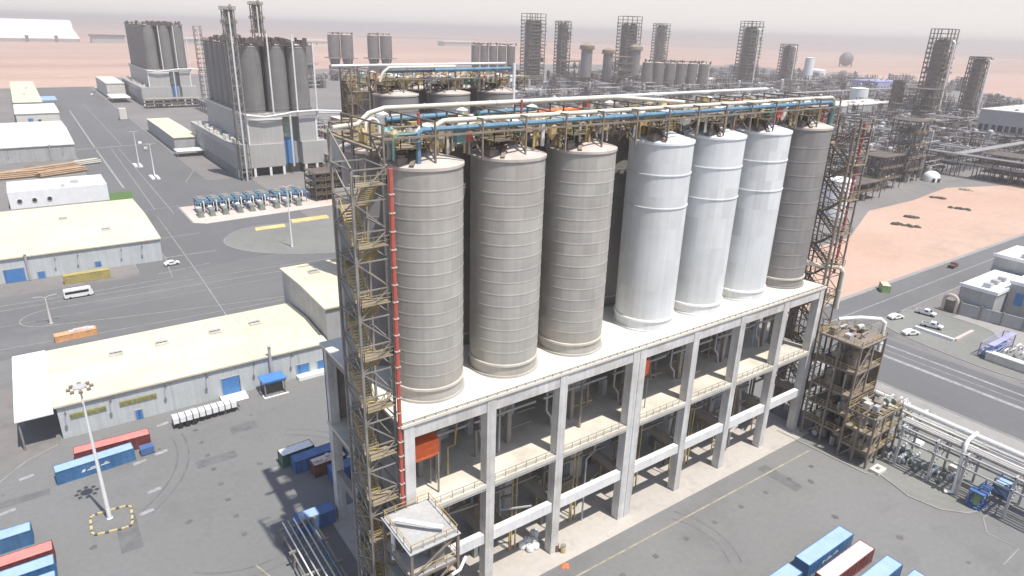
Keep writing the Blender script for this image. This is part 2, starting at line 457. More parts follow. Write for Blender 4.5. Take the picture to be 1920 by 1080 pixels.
# kerbs
b = MB()
b.kerb(ISL, .4, .18, True)
b.kerb(FCT, .45, .18, True)
b.kerb([(-60, 154), (-20, 154.8), (13, 154.2), (46, 152.4), (120, 151)], .35, .15)
b.kerb([(-60, 159), (-26, 157.8), (-1, 159.5), (0.5, 180), (0.8, 240)], .4, .16)
b.kerb([(17.5, 250), (17.5, 221), (22, 217.5), (85, 222.5), (96, 224)], .8, .2)
b.kerb([(-60, 127.6), (-17, 124.8), (23, 123.4)], .35, .15)
b.kerb([(84.6, 1.8), (86, -16), (88, -18), (86, -24), (87, -28.8), (90, -32), (99.5, -35.5)], .4, .2)
b.kerb([(87.3, -36), (91, -34), (99.3, -35.1)], .25, .12); b.kerb([(81.3, -40.6), (87.5, -40.5), (87.3, -36)], .25, .12)
b.kerb([(118, 34.8), (460, 34.8)], .5, .16); b.kerb([(160, 20.5), (460, 22)], .5, .16); b.kerb([(118, 20), (124, 19.5), (124, -120)], .5, .16)
b.kerb(LOT, .45, .16, True); b.kerb([(153, -18), (151, -60)], .4, .16)
b.kerb([(-9, 170), (-9, 500), (-28, 880)], .4, .15)
b.kerb([(30, 300), (40, 330), (40, 880)], .4, .15)
b.kerb([(-50, 60), (-41, 71), (-36, 73.9)], .35, .14)
b.kerb([(-9.9, 18.1), (-8.6, 22), (-6, 25), (-1, 27)], .25, .12)
b.kerb([(140, 26.5), (147, 28.5), (151, 26.5), (147, 24.8), (140, 26.5)], .45, .12)
struct('kerb', b, 'kerb')
b = MB(); z = .105
b.strip([(0.4, 181), (17, 181)], .5, z); b.strip([(5.2, 97), (5.6, 120), (6.5, 158), (7.5, 240)], .28, z)
for y0, y1, x0, x1 in ((300, 420, 3, 3), (430, 640, 3, 4)):
    b.strip([(x0, y0), (x1, y1)], .9, z)
b.strip([(14, 240), (15, 420)], .3, z); b.strip([(18, 430), (18, 700)], .35, z); b.strip([(8.5, 250), (11, 420)], .3, z)
b.strip([(-9, 205), (17, 206)], .4, z); b.strip([(-6, 250), (19, 253)], .35, z); b.strip([(-9, 425), (34, 430)], 1.6, z)
b.strip([(-60, 142), (44, 143.5)], .16, z + .01); b.strip([(118, 27.5), (460, 28.5)], .35, z); b.strip([(139, -120), (139, 16)], 1.3, z); b.strip([(146, -120), (146, 16)], .8, z); b.strip([(142.5, -120), (142.5, 19)], .3, z)
b.strip([(-4, 165), (12, 168)], .4, z)
for cx, cy in ((-41.1, 65.6), (-24.2, 59.8), (-23.4, 49.7), (-43.9, 56.6), (-25.4, 44.4), (-4.5, 44.5), (-13, 74), (-20.5, 61), (-18.5, 71.2)):
    b.strip([(cx - 1.1, cy - .3), (cx + 1.1, cy + .1)], .9, z)
struct('road_marking', b, 'line')
b = MB(); b.strip([(10, -5.4), (84, -6)], .28, .075); b.strip([(-14, 22.7), (-12.5, 18)], .2, .075); b.strip([(24, -5.4), (24, -60)], .12, .07)
struct('yellow_road_marking', b, 'yline')
b = MB()
for d, wd, a0, a1 in ((9000, 260, -8, 52), (11800, 200, -8, 52), (6200, 130, -2, 40), (5000, 90, 10, 75)):
    b.strip([(-30 + d * math.cos(R(t_)), -62 + d * math.sin(R(t_))) for t_ in range(a0, a1, 4)], wd, .6)
struct('desert_track', b, 'shrub')
b = MB(); random.seed(60)
for k in range(16):
    x, y = random.uniform(-60, 0) if k % 2 else random.uniform(20, 84), 0
    y = random.uniform(30, 66) if k % 2 else random.uniform(-50, -8)
    r_ = random.uniform(8, 26); a0 = random.uniform(0, 6.28); da = random.uniform(.5, 1.3)
    for dr in (0, 1.9): b.strip([(x + (r_ + dr) * math.cos(a0 + da * j / 10), y + (r_ + dr) * math.sin(a0 + da * j / 10)) for j in range(11)], .32, .0635 + k * .0001)
struct('tyre_mark', b, 'tyre')
b = MB()
for k, (x, y, a, c) in enumerate(((-16, 52, 7, 2.4), (-30, 36, 3, 9), (30, -20, 10, 2), (70, -12, 2.5, 8), (-8, 60, 5, 3), (48, -38, 6, 4), (-46, 58, 8, 2), (22, -34, 3, 12))):
    b.quad((x, y, .0632 + k * .0001), (x + a, y, .0632 + k * .0001), (x + a, y + c, .0632 + k * .0001), (x, y + c, .0632 + k * .0001))
struct('road_patch', b, 'tyre')
b = MB()
for k in range(8): b.box(-14 + k * .0, -13.2, 30 + k * 5, 30.8 + k * 5, .06, .09); b.box(30 + k * 7, 30.8 + k * 7, -9.6, -8.8, .06, .09)
struct('drain_pavement', b, 'oil')
b = MB()
for k in range(18):
    x, y = (random.uniform(-60, -2), random.uniform(28, 72)) if k % 2 else (random.uniform(14, 84), random.uniform(-60, -8)); rr = random.uniform(.25, .8)
    n_ = 9; pl = [(x + rr * random.uniform(.6, 1.2) * math.cos(6.283 * j / n_), y + rr * random.uniform(.6, 1.2) * math.sin(6.283 * j / n_), .0655 + k * .0002) for j in range(n_)]
    b.add(pl, [tuple(range(n_))])
struct('oil_mark', b, 'oil')
# scrub and soil heaps on the sand plot (each a clump)
random.seed(5)
for i, (x, y, l, lab) in enumerate(((276, 69, 12, 'long dark heap of scrub and debris on the sand plot nearest the silos'), (293.5, 74.8, 5, 'thin dark strip of scrub behind the longest heap on the sand plot'),
                                    (332.5, 71, 10, 'dark broken heap of scrub in the middle of the sand plot'), (348, 87.5, 6, 'low olive mound at the inner edge of the sand plot'),
                                    (384, 89, 6, 'small reddish brown mound near the far fence of the sand plot'))):
    b = MB()
    for k in range(26):
        t = random.uniform(-.5, .5); px = x + t * l * .35 + random.uniform(-.8, .8); py = y - t * l * .8 + random.uniform(-1, 1)
        rr = random.uniform(.5, 1.3)
        b.lathe(px, py, [(rr, 0), (rr * .9, rr * .35), (rr * .45, rr * .75), (.05, rr * .85)], 7, 0.07, False)
    o = b.build('scrub_heap', 'brown' if i == 4 else 'shrub')
    solo(o, lab, 'scrub heap', 'scrub heaps on the sand', at=(x, y, .07))

# ================================================================== SILOS
NS = 48
def make_silo(name, label, r, h, shell_m, roof_m, ribs, hop=True, n=NS, group=None, ribw=.06, lipm='lip'):
    t = thing(name, label, 'silo', group=group)
    b = MB()
    prof = [(r - .06, 2.0)]
    for z in sorted(ribs):
        prof += [(r, z - .1), (r + ribw, z - .08), (r + ribw, z + .08), (r, z + .1)]
    prof += [(r, h - .35)]
    b.lathe(0, 0, prof, n); b.build('shell', shell_m, t, True)
    b = MB(); b.lathe(0, 0, [(r + .22, 0), (r + .22, .3), (r - .05, .32), (r - .05, 1.62)], n); b.build('base_skirt', shell_m, t, True)
    b = MB(); b.lathe(0, 0, [(r - .05, 1.62), (r + .14, 1.66), (r + .14, 1.95), (r - .06, 2.0)], n); b.build('base_ring', lipm, t, True)
    b = MB(); b.lathe(0, 0, [(r, h - .35), (r + .13, h - .33), (r + .13, h), (r * .62, h + .55), (r * .18, h + 1.25), (.5, h + 1.35)], n); b.build('roof', roof_m, t, True)
    if hop:
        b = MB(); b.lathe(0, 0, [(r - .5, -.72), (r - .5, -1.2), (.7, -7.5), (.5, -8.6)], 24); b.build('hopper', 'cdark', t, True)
    return t
H0 = 31.6
SX = [6.99, 19.12, 31.25, 46.98, 59.11, 71.24, 83.37]
Y1, Y2 = 7.18, 19.35
gr = [2.0 + 1.66 * k for k in range(1, 16)]
HS = 29.45
s1 = make_silo('storage_silo', 'ribbed grey beige silo beside the red pipe, nearest the left stair tower', 4.74, HS, 'silo_g', 'silo_roof_g', gr, group='silos of the front row', ribw=.02)
s1.location = (SX[0], Y1, H0)
copy_tree(s1, (SX[1], Y1, H0), 0.9, 'ribbed grey beige silo, second from the left stair tower in the front row')
copy_tree(s1, (SX[2], Y1, H0), 2.1, 'ribbed grey beige silo standing left of the wide gap and the white silos')
s4 = make_silo('storage_silo', 'white silo right of the wide gap, nearest of the three white ones', 4.74, HS, 'silo_w', 'silo_roof_w', [HS - 9.6, HS - 4.7], group='silos of the front row', ribw=.1, lipm='white')
s4.location = (SX[3], Y1, H0)
copy_tree(s4, (SX[4], Y1, H0), 1.0, 'white silo in the middle of the three white ones')
copy_tree(s4, (SX[5], Y1, H0), 2.0, 'white silo farthest of the three, beside the dark grey silo')
s7 = make_silo('storage_silo', 'dark grey smooth silo at the far right end by the right lattice tower', 4.74, HS, 'silo_d', 'silo_roof_g', [4 + 2.45 * k for k in range(10)], group='silos of the front row', ribw=.03)
s7.location = (SX[6], Y1, H0)
rear_lab = 'grey silo in the rear row, mostly hidden behind the front silos'
s8 = copy_tree(s7, (SX[0], Y2, H0), 0.4, rear_lab, group='silos of the rear row')
for k in range(1, 7): copy_tree(s7, (SX[k], Y2, H0), k * .7, rear_lab, group='silos of the rear row')

# ================================================================== SILO SUPPORT FRAME
def frame_building(nm, label, ox, oy, xs, ys, H, double=None, cw=1.38, cd=1.5, ztie=(8.1, 9.7), zfl=18.3, simple=False):
    t = thing('silo_support_building', label, 'building', (ox, oy, 0))
    x_end = xs[-1] + cw
    y_end = ys[-1] + cd
    for i, x in enumerate(xs):
        for j, y in enumerate(ys):
            b = MB()
            if double == i:
                b.box(x, x + cw - .04, y, y + cd, .15, H - .35); b.box(x + cw + .06, x + 2 * cw + .02, y, y + cd, .15, H - .35)
            else: b.box(x, x + cw, y, y + cd, .15, H - .35)
            b.build('column', 'conc', t)
    b = MB(); b.box(-.35, x_end + .35, -.12, y_end + .15, H - .349, H); b.build('deck', 'deck', t)
    b = MB(); b.box(-.2, x_end + .2, cd + .02, y_end - .1, zfl - .6, zfl)
    for i in range(len(xs) - 1):
        xa = xs[i] + (2 * cw + .02 if double == i else cw) + .003
        b.box(xa, xs[i + 1] - .003, -.06, cd + .018, zfl - .602, zfl - .002)
    b.build('floor_slab', 'floor', t)
    for i in range(len(xs) - 1):
        xa = xs[i] + (2 * cw + .02 if double == i else cw)
        xb = xs[i + 1]
        b = MB(); b.box(xa + .003, xb - .003, .10, .85, H - 2.19, H - .36); b.build('edge_beam', 'conc', t)
        b = MB(); b.box(xa + .003, xb - .003, .25, 1.15, ztie[0], ztie[1]); b.build('tie_beam', 'tie', t)
        b = MB(); b.box(xa + .003, xb - .003, .05, .35, zfl - 1.0, zfl - .605); b.build('floor_edge', 'conc', t)
    for i, x in enumerate(xs):
        c = x + .2
        for j in range(len(ys) - 1):
            for za, zb in ((ztie[0] + .1, ztie[1] - .15), (zfl - 1.9, zfl - .605), (H - 2.0, H - .355)):
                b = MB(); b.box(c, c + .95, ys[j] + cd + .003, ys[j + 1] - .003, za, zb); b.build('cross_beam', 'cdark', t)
    b = MB(); b.box(0, x_end, y_end - .45, y_end - .15, zfl + .01, H - .36); b.build('dark_backing', 'cdark', t)  # wall added to keep the upper bays dark
    for i in range(len(xs) - 1):
        xa = xs[i] + (2 * cw + .02 if double == i else cw)
        b = MB(); b.rail([(xa + .1, .1, zfl), (xs[i + 1] - .1, .1, zfl)], 1.05, 1.5, .06); b.build('floor_railing', 'steel', t)
    b = MB()
    b.rail([(-.2, .05, H), (x_end + .2, .05, H)], .28, 1.5, .10, False)
    b.build('edge_railing', 'steel', t)
    # piping and small plant between the floors
    for i in range(len(xs) - 1):
        xa, xb = xs[i] + 1.5, xs[i + 1]
        b = MB(); b.tube([(xa, 5.4, 24.6), (xb, 5.4, 24.6)], .2, 6); b.build('floor_pipe', 'grey_pipe', t)
        b = MB(); b.tube([(xa + 1, 10.5, 22.4), (xb, 10.5, 22.4)], .22, 6); b.build('floor_pipe', 'grey_pipe', t)
        b = MB(); b.tube([(xa + 2, 7, 26), (xa + 2, 7, 21), (xa + 2.6, 6.6, 20), (xa + 2.8, 6.5, zfl)], .2, 6); b.build('down_pipe', 'grey_pipe', t)
        for k in range(7):
            px = random.uniform(xa, xb - 3); py = random.uniform(3.5, 12); z0 = random.uniform(19.5, 28.5)
            b = MB()
            if k % 2: b.tube([(px, py, zfl), (px, py, z0), (px + random.uniform(1, 4), py, z0), (px + random.uniform(1, 4), py + 1, H - .4)], random.uniform(.12, .28), 6)
            else: b.tube([(px, py, z0), (min(xb, px + random.uniform(3, 9)), py, z0 + random.uniform(-.2, .2))], random.uniform(.1, .22), 6)
            b.build('bay_pipe', random.choice(('grey_pipe', 'cdark', 'brown', 'ochre')), t)
        for k in range(6):
            px = random.uniform(xa, xb - 3); py = random.uniform(3, 11); z0 = random.uniform(3, 15)
            b = MB()
            if k % 2: b.tube([(px, py, .2), (px, py, z0), (px + random.uniform(1, 4), py + 1, z0), (px + random.uniform(1, 4), py + 1, zfl - .7)], random.uniform(.14, .32), 6)
            else: b.bar((px, py, z0), (min(xb, px + random.uniform(3, 9)), py + random.uniform(-2, 3), z0 + random.uniform(-1, 1)), random.uniform(.2, .5))
            b.build('storey_pipe', random.choice(('grey_pipe', 'cdark', 'brown', 'brown')), t)
        for px in (xa + 3.4, xa + 6.2):
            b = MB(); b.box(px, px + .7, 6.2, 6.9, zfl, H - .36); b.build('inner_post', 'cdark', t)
        b = MB(); b.bar((xa, 4.4, 12.2), (xb, 4.4, 12.2), .3); b.build('brace', 'brown', t)
        b = MB(); b.bar((xa, 9, 13.5), (xb, 9, 13.5), .4); b.build('brace', 'brown', t)
        b = MB(); b.bar((xa + 3, 3.4, 14.2), (xa + 7, 12, 8.8), .55, .55); b.build('brace', 'brown', t)
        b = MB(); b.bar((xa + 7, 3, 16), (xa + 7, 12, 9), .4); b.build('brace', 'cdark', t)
        for k in range(3):
            px = random.uniform(xa + 1, xb - 1); py = random.uniform(8, 22)
            b = MB(); hh = random.uniform(1.2, 3.5); b.box(-.5, .5, -.5, .5, 0, hh); b.box(-.3, .3, -.3, .3, hh, hh + .4); o = b.build('floor_cabinet', 'grey_pipe')
            o.location = (ox + px, oy + py, zfl); tag(o, 'grey cabinet in the shade on the middle floor of the %s block' % nm, 'cabinet', 'cabinets on the middle floor of the %s block' % nm)
        for k in range(5):
            px = random.uniform(xa, xb - 2); py = random.uniform(5, 22); hh = random.uniform(1.5, 6); wx = random.uniform(.6, 2.4); wy = random.uniform(.6, 2)
            b = MB(); b.box(0, wx, 0, wy, 0, hh); b.box(wx * .2, wx * .8, wy * .2, wy * .8, hh, hh + .5); o = b.build('machine', random.choice(('brown', 'cdark', 'gvessel')))
            o.location = (ox + px, oy + py, .17); tag(o, 'dark machine standing in the shade under the %s block' % nm, 'machine', 'machines under the %s block' % nm)
        xa = xs[i] + 3.2
        p = thing('service_platform', 'small ochre railed platform in the ground storey of the %s block' % nm, 'platform', (ox + xa, oy + 4.2, .16), group='service platforms under the %s block' % nm)
        b = MB(); b.box(0, 4, 0, 3.8, 4.74, 4.84); b.build('deck', 'grating', p)
        for dx, dy in ((0, 0), (4, 0), (4, 3.8), (0, 3.8)):
            b = MB(); b.bar((dx, dy, 0), (dx, dy, 4.84), .16); b.build('leg', 'ochre', p)
        b = MB(); b.rail([(0, 0, 4.84), (4, 0, 4.84), (4, 3.8, 4.84), (0, 3.8, 4.84), (0, 0, 4.84)], 1.1, 2, .08); b.build('handrail', 'ochre', p)
        for dx in (4.3, 5.1):
            b = MB(); b.bar((xa + dx, 4.2, .2), (xa + dx, 4.2, 14), .18); b.build('down_pipe', 'ochre', t)
    return t
random.seed(3)
XS = [0, 11.83, 23.89, 38.0, 51.58, 63.58, 75.87, 87.2]
frame_building('main', 'tall pale concrete frame on thick columns carrying the grey and white silos', 0, 0, XS, [0, 12.4, 25.2], H0, double=3)

def red_bin(x, y, z, lab):
    t = thing('hopper_bin', lab, 'hopper', (x, y, z))
    b = MB(); b.box(-1.9, 1.9, -1.2, 1.2, 6.2, 8.4); b.build('bin', 'orange', t)
    b = MB(); b.add([(-1.9, -1.2, 6.2), (1.9, -1.2, 6.2), (1.9, 1.2, 6.2), (-1.9, 1.2, 6.2), (-1.3, -.8, 5.6), (1.3, -.8, 5.6), (1.3, .8, 5.6), (-1.3, .8, 5.6)],
                    [(0, 1, 5, 4), (1, 2, 6, 5), (2, 3, 7, 6), (3, 0, 4, 7)]); b.build('cone', 'orange', t)
    for dx in (-1.8, 1.8):
        for dy in (-1.1, 1.1):
            b = MB(); b.bar((dx, dy, 0), (dx, dy, 6.2), .2); b.build('leg', 'steel', t)
    return t
red_bin(3.9, 3.2, 18.3, 'large flat orange red bin under the deck in the leftmost bay')
o = red_bin(43.4, 3.2, 18.3, 'small orange red bin under the deck right of the double column'); o.scale = (.5, .7, 1.06)

# sacks and drums by the second column
t0 = None
for k, (x, y, s) in enumerate(((21.2, 3.6, 1), (22.3, 3.9, 1.1), (23.3, 3.4, .95), (21.8, 2.5, 1), (24.2, 4.6, 1.1), (22.9, 2.4, .9))):
    if t0 is None:
        t0 = thing('bulk_bag', 'white bulk bag in the loose heap under the frame by the drums', 'bulk bag', group='white bulk bags under the frame')
        b = MB(); b.lathe(0, 0, [(.45, 0), (.62, .15), (.66, .6), (.58, .95), (.3, 1.1), (.12, 1.15)], 10); b.build('bag', 'white', t0, True)
        b = MB(); b.tube([(-.4, 0, 1.0), (-.2, 0, 1.35), (.2, 0, 1.35), (.4, 0, 1.0)], .05, 5); b.build('strap', 'grey_pipe', t0)
        tt = t0
    else: tt = copy_tree(t0)
    tt.location = (x, y, .16); tt.scale = (s, s, s); tt.rotation_euler = (0, 0, k)
def drum(x, y, m, lab):
    t = thing('drum', lab, 'drum', (x, y, .16))
    b = MB(); b.lathe(0, 0, [(.42, 0), (.42, .4), (.45, .42), (.42, .45), (.42, .85), (.45, .87), (.42, .9), (.42, 1.25)], 14); b.build('barrel', m, t, True)
    b = MB(); b.lathe(0, 0, [(.45, 1.25), (.45, 1.3), (.38, 1.3)], 14); b.build('rim', 'steel', t)
drum(24.6, 1.2, 'orange', 'red drum standing beside the second column, left of the yellow one'); drum(25.9, -.6, 'yrail', 'yellow drum at the foot of the second column')
drum(25.2, .2, 'c_brown', 'dark brown drum between the red and the yellow drum')
t = thing('sheet_bundle', 'crumpled pink red sheet lying on the yard in front of the second column', 'sheet', (24.4, -2.9, .16))
t.location = (24.4, -3.0, .06)
b = MB()
for k in range(9):
    a = k * .7; x, y = .5 * math.cos(a) * (k % 3) * .5, .35 * math.sin(a) * (k % 4) * .4
    b.lathe(x, y, [(.32, 0), (.28, .12), (.1, .22)], 6)
b.build('sheet', 'orange', t)

# ================================================================== TOP-SIDE PIPEWORK OF THE MAIN BLOCK
def valve_unit(lab, grp):
    """dust filter with hopper and blower that stands on each silo roof"""
    t = thing('dust_filter', lab, 'dust filter', group=grp)
    b = MB(); b.lathe(0, 0, [(.35, 0), (.8, .9), (.8, 2.3), (.7, 2.5)], 12); b.build('housing', 'ochre', t, True)
    b = MB(); b.lathe(0, 0, [(.82, 2.3), (.84, 2.45), (.2, 2.75)], 12); b.build('cap', 'white', t, True)
    b = MB(); b.box(1.0, 1.9, -.45, .45, 0.2, 1.2); b.build('blower', 'grey_pipe', t)
    b = MB(); b.tube([(.7, 0, 1.9), (1.45, 0, 1.9), (1.45, 0, 1.1)], .14, 6); b.build('duct', 'cream', t)
    return t
def topside(ox, oy, x0, x1, rows, zt, lab, nfr, cxs):
    """steel access deck with frames above the silo roofs; zt = roof level"""
    t = thing('roof_platform', lab, 'platform', (ox, oy, zt))
    W = x1 - x0
    ya, yb = rows[0], rows[-1]
    zd = 2.3
    ym = (ya + yb) / 2
    for y_ in ((ya + .6, ya + 2.6), (ym - 1.3, ym + 1.3), (yb - 2.6, yb - .6)):
        b = MB(); b.box(x0, x1, y_[0], y_[1], zd, zd + .08); b.build('walkway', 'grating', t)
        for yy in y_:
            b = MB(); b.rail([(x0, yy, zd), (x1, yy, zd)], 1.1, 2.0, .07); b.build('handrail', 'yrail', t)
    for k in range(nfr + 1):
        x = x0 + W * k / nfr
        b = MB(); b.box(x - .8, x + .8, ya - 2.0, yb + 1.0, zd - .09, zd - .01); b.build('cross_walkway', 'grating', t)
        b = MB()
        for yy in (ya - 3.6, ya - .4, ym - 1.5, ym + 1.5, yb - .5): b.bar((x, yy, .3), (x, yy, 5.0 if yy < yb - 1 else 3.4), .2)
        b.bar((x, ya - 3.7, 3.4), (x, yb - .4, 3.4), .22); b.bar((x, ya - 3.7, 4.9), (x, ym + 1.6, 4.9), .18)
        b.bar((x, ya - 3.6, .7), (x, ya - .4, 3.3), .16); b.bar((x, ya - .4, .7), (x, ya - 3.6, 3.3), .16)
        b.bar((x, ya - .4, 1.9), (x, yb - .5, 1.9), .28)
        b.build('support_frame', 'brown', t)
    for yy in (ya - 3.6, ya - .4, yb - .5):
        b = MB(); b.bar((x0, yy, 3.4), (x1, yy, 3.4), .22); b.build('side_beam', 'brown', t)
    for x in cxs:
        b = MB(); b.box(x - 4.3, x - 1.5, ya - 3.2, ya + .55, zd - .2, zd - .1); b.box(x - 1.5, x + .6, ya - 1.6, ya + .55, zd - .2, zd - .1); b.build('shade_deck', 'grating', t)  # plates added to throw the scalloped shadows onto the roof cones
        b = MB(); b.box(x - 4.2, x - 3.0, ya - 2.2, ya - 1.0, .15, 1.0); b.box(x - 4.0, x - 3.2, ya - 2.0, ya - 1.3, 1.0, 1.3); b.bar((x - 3.2, ya - 3.4, .25), (x - .6, ya - .4, 1.7), .5, .25); b.build('shade_block', 'brown', t)  # dark block and sloping bar stand in for shade on the cone
        b = MB(); b.box(x - .4, x + 3.2, ya + .4, ya + 2.0, 1.2, 3.1); b.box(x + .2, x + 1.2, ya + .7, ya + 1.7, 3.1, 3.9); b.build('filter_house', 'ochre', t)
        b = MB(); b.box(x - 3.6, x - 1.0, ya + .9, ya + 2.2, 1.2, 2.9); b.build('filter_house', 'grating', t)
        for q in (-3.4, -1.6, 1.6, 2.8, 4.4):
            b = MB(); b.tube([(x + q, ya + .4 + .3 * (q % 1), .8), (x + q, ya + .4 + .3 * (q % 1), 3.6 + .4 * (q % 2))], .2, 6); b.build('filter_pipe', ('cream', 'ochre', 'grey_pipe', 'teal', 'brown')[int(q * 3 + x) % 5], t)
        b = MB(); b.rail([(x - 4.3, ya + .4, zd - .1), (x - 4.3, ya - 3.2, zd - .1), (x - 1.5, ya - 3.2, zd - .1), (x - 1.5, ya - 1.6, zd - .1), (x + .6, ya - 1.6, zd - .1)], 1.1, 1.4, .08); b.build('deck_rail', 'yrail', t)
    random.seed(int(x0 + 50 + oy))
    cs = ['cream', 'ochre', 'grey_pipe', 'red', 'teal', 'white', 'brown']
    cnt = {}
    for k in range(int(W * 4.6)):
        m_ = cs[random.choice((0, 0, 1, 1, 1, 1, 1, 1, 2, 2, 2, 0, 3, 4, 5, 6, 6, 6))]
        x = random.uniform(x0, x1); y = random.choice((random.uniform(ya - 2.6, ya + 3), random.uniform(ya - 1.5, yb + 2))); q = random.random()
        b = MB()
        if q < .24: nm_ = 'upright_pipe'; b.tube([(x, y, .6), (x, y, random.uniform(2.6, 4.6))], random.uniform(.12, .3), 6)
        elif q < .44: nm_ = 'bent_pipe'; b.tube([(x, y, .8), (x, y, 2.9), (x + .5, y, 3.5), (x + random.uniform(2, 6), y, 3.5)], random.uniform(.1, .2), 6)
        elif q < .66: nm_ = 'equipment_box'; b.box(x, x + random.uniform(.6, 1.6), y, y + random.uniform(.5, 1.3), zd - .1, zd + random.uniform(.6, 2.0))
        elif q < .82: nm_ = 'level_pipe'; b.tube([(x, y, random.uniform(2.6, 4)), (x + random.uniform(2, 8), y, random.uniform(2.8, 4))], random.uniform(.08, .2), 6)
        else: nm_ = 'small_hopper'; b.lathe(x, y, [(.1, zd - .6), (.55, zd + .2), (.55, zd + 1.2), (.2, zd + 1.6)], 8)
        if cnt.get(nm_, 0) >= 99: continue
        cnt[nm_] = cnt.get(nm_, 0) + 1
        b.build(nm_, m_, t)
    return t
topside(0, 0, .5, 87.5, (Y1, Y2), 61.0, 'long steel walkway structure with yellow rails over the main silo tops', 14, SX)
f0 = valve_unit('ochre dust filter with white cap on a silo top of the main block', 'dust filters on the main silos')
i = 0
for yy in (Y1, Y2):
    for x in SX:
        f = f0 if i == 0 else copy_tree(f0)
        f.location = (x + 1.0, yy + .6, 62.5); f.rotation_euler = (0, 0, i * 1.3); i += 1
def arc(cx, cy, cz, r, a0, a1, plane, n=6):
    out = []
    for k in range(n + 1):
        a = a0 + (a1 - a0) * k / n
        if plane == 'xz': out.append((cx + r * math.cos(a), cy, cz + r * math.sin(a)))
        elif plane == 'yz': out.append((cx, cy + r * math.cos(a), cz + r * math.sin(a)))
        else: out.append((cx + r * math.cos(a), cy + r * math.sin(a), cz))
    return out
def pipe(lab, pts, r, m, n=12, clamps=None):
    """pipe run with flanges"""
    a = pts[0]
    t = thing('pipe', lab, 'pipe', a)
    b = MB(a); b.tube(pts, r, n); b.build('run', m, t, True)
    b = MB(a)
    for i in range(len(pts) - 1):
        p, q = Vector(pts[i]), Vector(pts[i + 1]); L = (q - p).length
        if L > 6:
            k = int(L / 6)
            for j in range(1, k + 1):
                c = p.lerp(q, j / (k + 1)); d = (q - p).normalized() * .07
                b.tube([c - d, c + d], r * 1.22, n)
    if b.v: b.build('flange', m, t, True)
    return t
pipe('cream pipe along the front edge above the silo tops, bending down at the right tower', [(6.6, 4.6, 64.2)] + [(7.2, 4.8, 65.2), (8.6, 5, 65.75)] + [(86.5, 5, 65.9)] + arc(86.5, 5, 64.4, 1.5, PI / 2, 0, 'xz') + [(88.0, 5, 40)], .3, 'cream')
pipe('blue duct just below the cream pipe along the front edge of the silo tops', [(5.0, 4.3, 61.3), (5.0, 4.3, 64.6), (5.5, 4.3, 65.0), (85.5, 4.3, 65.2), (86, 4.3, 65.1)], .3, 'blue', 8)
pipe('teal pipe dropping from the right end of the blue duct', [(86.1, 4.3, 65.0), (86.7, 4.3, 64.4), (86.7, 4.3, 60.8)], .34, 'teal')
pipe('cream pipe along the middle of the silo tops', [(-1.5, 12.6, 64.6), (1.5, 12.6, 64.8), (3, 12.6, 66.0), (5, 12.6, 66.5), (42, 12.6, 66.6), (44, 12.2, 66.5), (50, 6.2, 66.2)], .3, 'cream')
pipe('thin pale pipe along the rear silo tops', [(14, 20.5, 65.6), (86, 20.5, 66.0), (90, 20.5, 66)], .3, 'silver')
pipe('orange painted pipe section behind the middle cream pipe', [(30, 15.5, 64.7), (38, 15.5, 64.8)], .32, 'orange')
pipe('short blue duct behind the middle cream pipe near the left end', [(6, 14.5, 64.9), (16, 14.5, 65.1)], .36, 'blue')
pipe('short blue duct behind the middle cream pipe farther right', [(19, 15, 65.0), (29, 15, 65.2)], .3, 'blue')
t = pipe('white arched pipe over the left end of the silo tops', [(1.2, 9.5, 61.8), (1.2, 9.5, 65.0)] + arc(2.0, 9.5, 65.0, .8, PI, 0, 'xz') + [(2.8, 9.5, 62)], .16, 'white', 8)
pipe('red upright pipe among the filters near the left end', [(8.6, 11, 62), (8.6, 11, 66.0)], .2, 'red')
pipe('red upright valve pipe in the middle of the silo tops', [(24.5, 12.0, 62), (24.5, 12.0, 66.9)], .16, 'red')

# ================================================================== STAIR TOWERS
def lattice(b, x0, x1, y0, y1, z0, z1, step, w=.26, br=.16, faces='wsen'):
    for x in (x0, x1):
        for y in (y0, y1): b.bar((x, y, z0), (x, y, z1), w)
    n = max(1, round((z1 - z0) / step)); dz = (z1 - z0) / n
    for k in range(n + 1):
        z = z0 + k * dz
        if k > 0:
            b.bar((x0, y0, z), (x1, y0, z), br); b.bar((x0, y1, z), (x1, y1, z), br); b.bar((x0, y0, z), (x0, y1, z), br); b.bar((x1, y0, z), (x1, y1, z), br)
        if k < n:
            zz = z + dz
            for f in faces:
                p, q = {'s': ((x0, y0), (x1, y0)), 'n': ((x0, y1), (x1, y1)), 'w': ((x0, y0), (x0, y1)), 'e': ((x1, y0), (x1, y1))}[f]
                mx, my = (p[0] + q[0]) / 2, (p[1] + q[1]) / 2
                if k % 2 == 0:
                    b.bar((*p, z), (*q, zz), br)
                else:
                    b.bar((*q, z), (*p, zz), br)
    return b
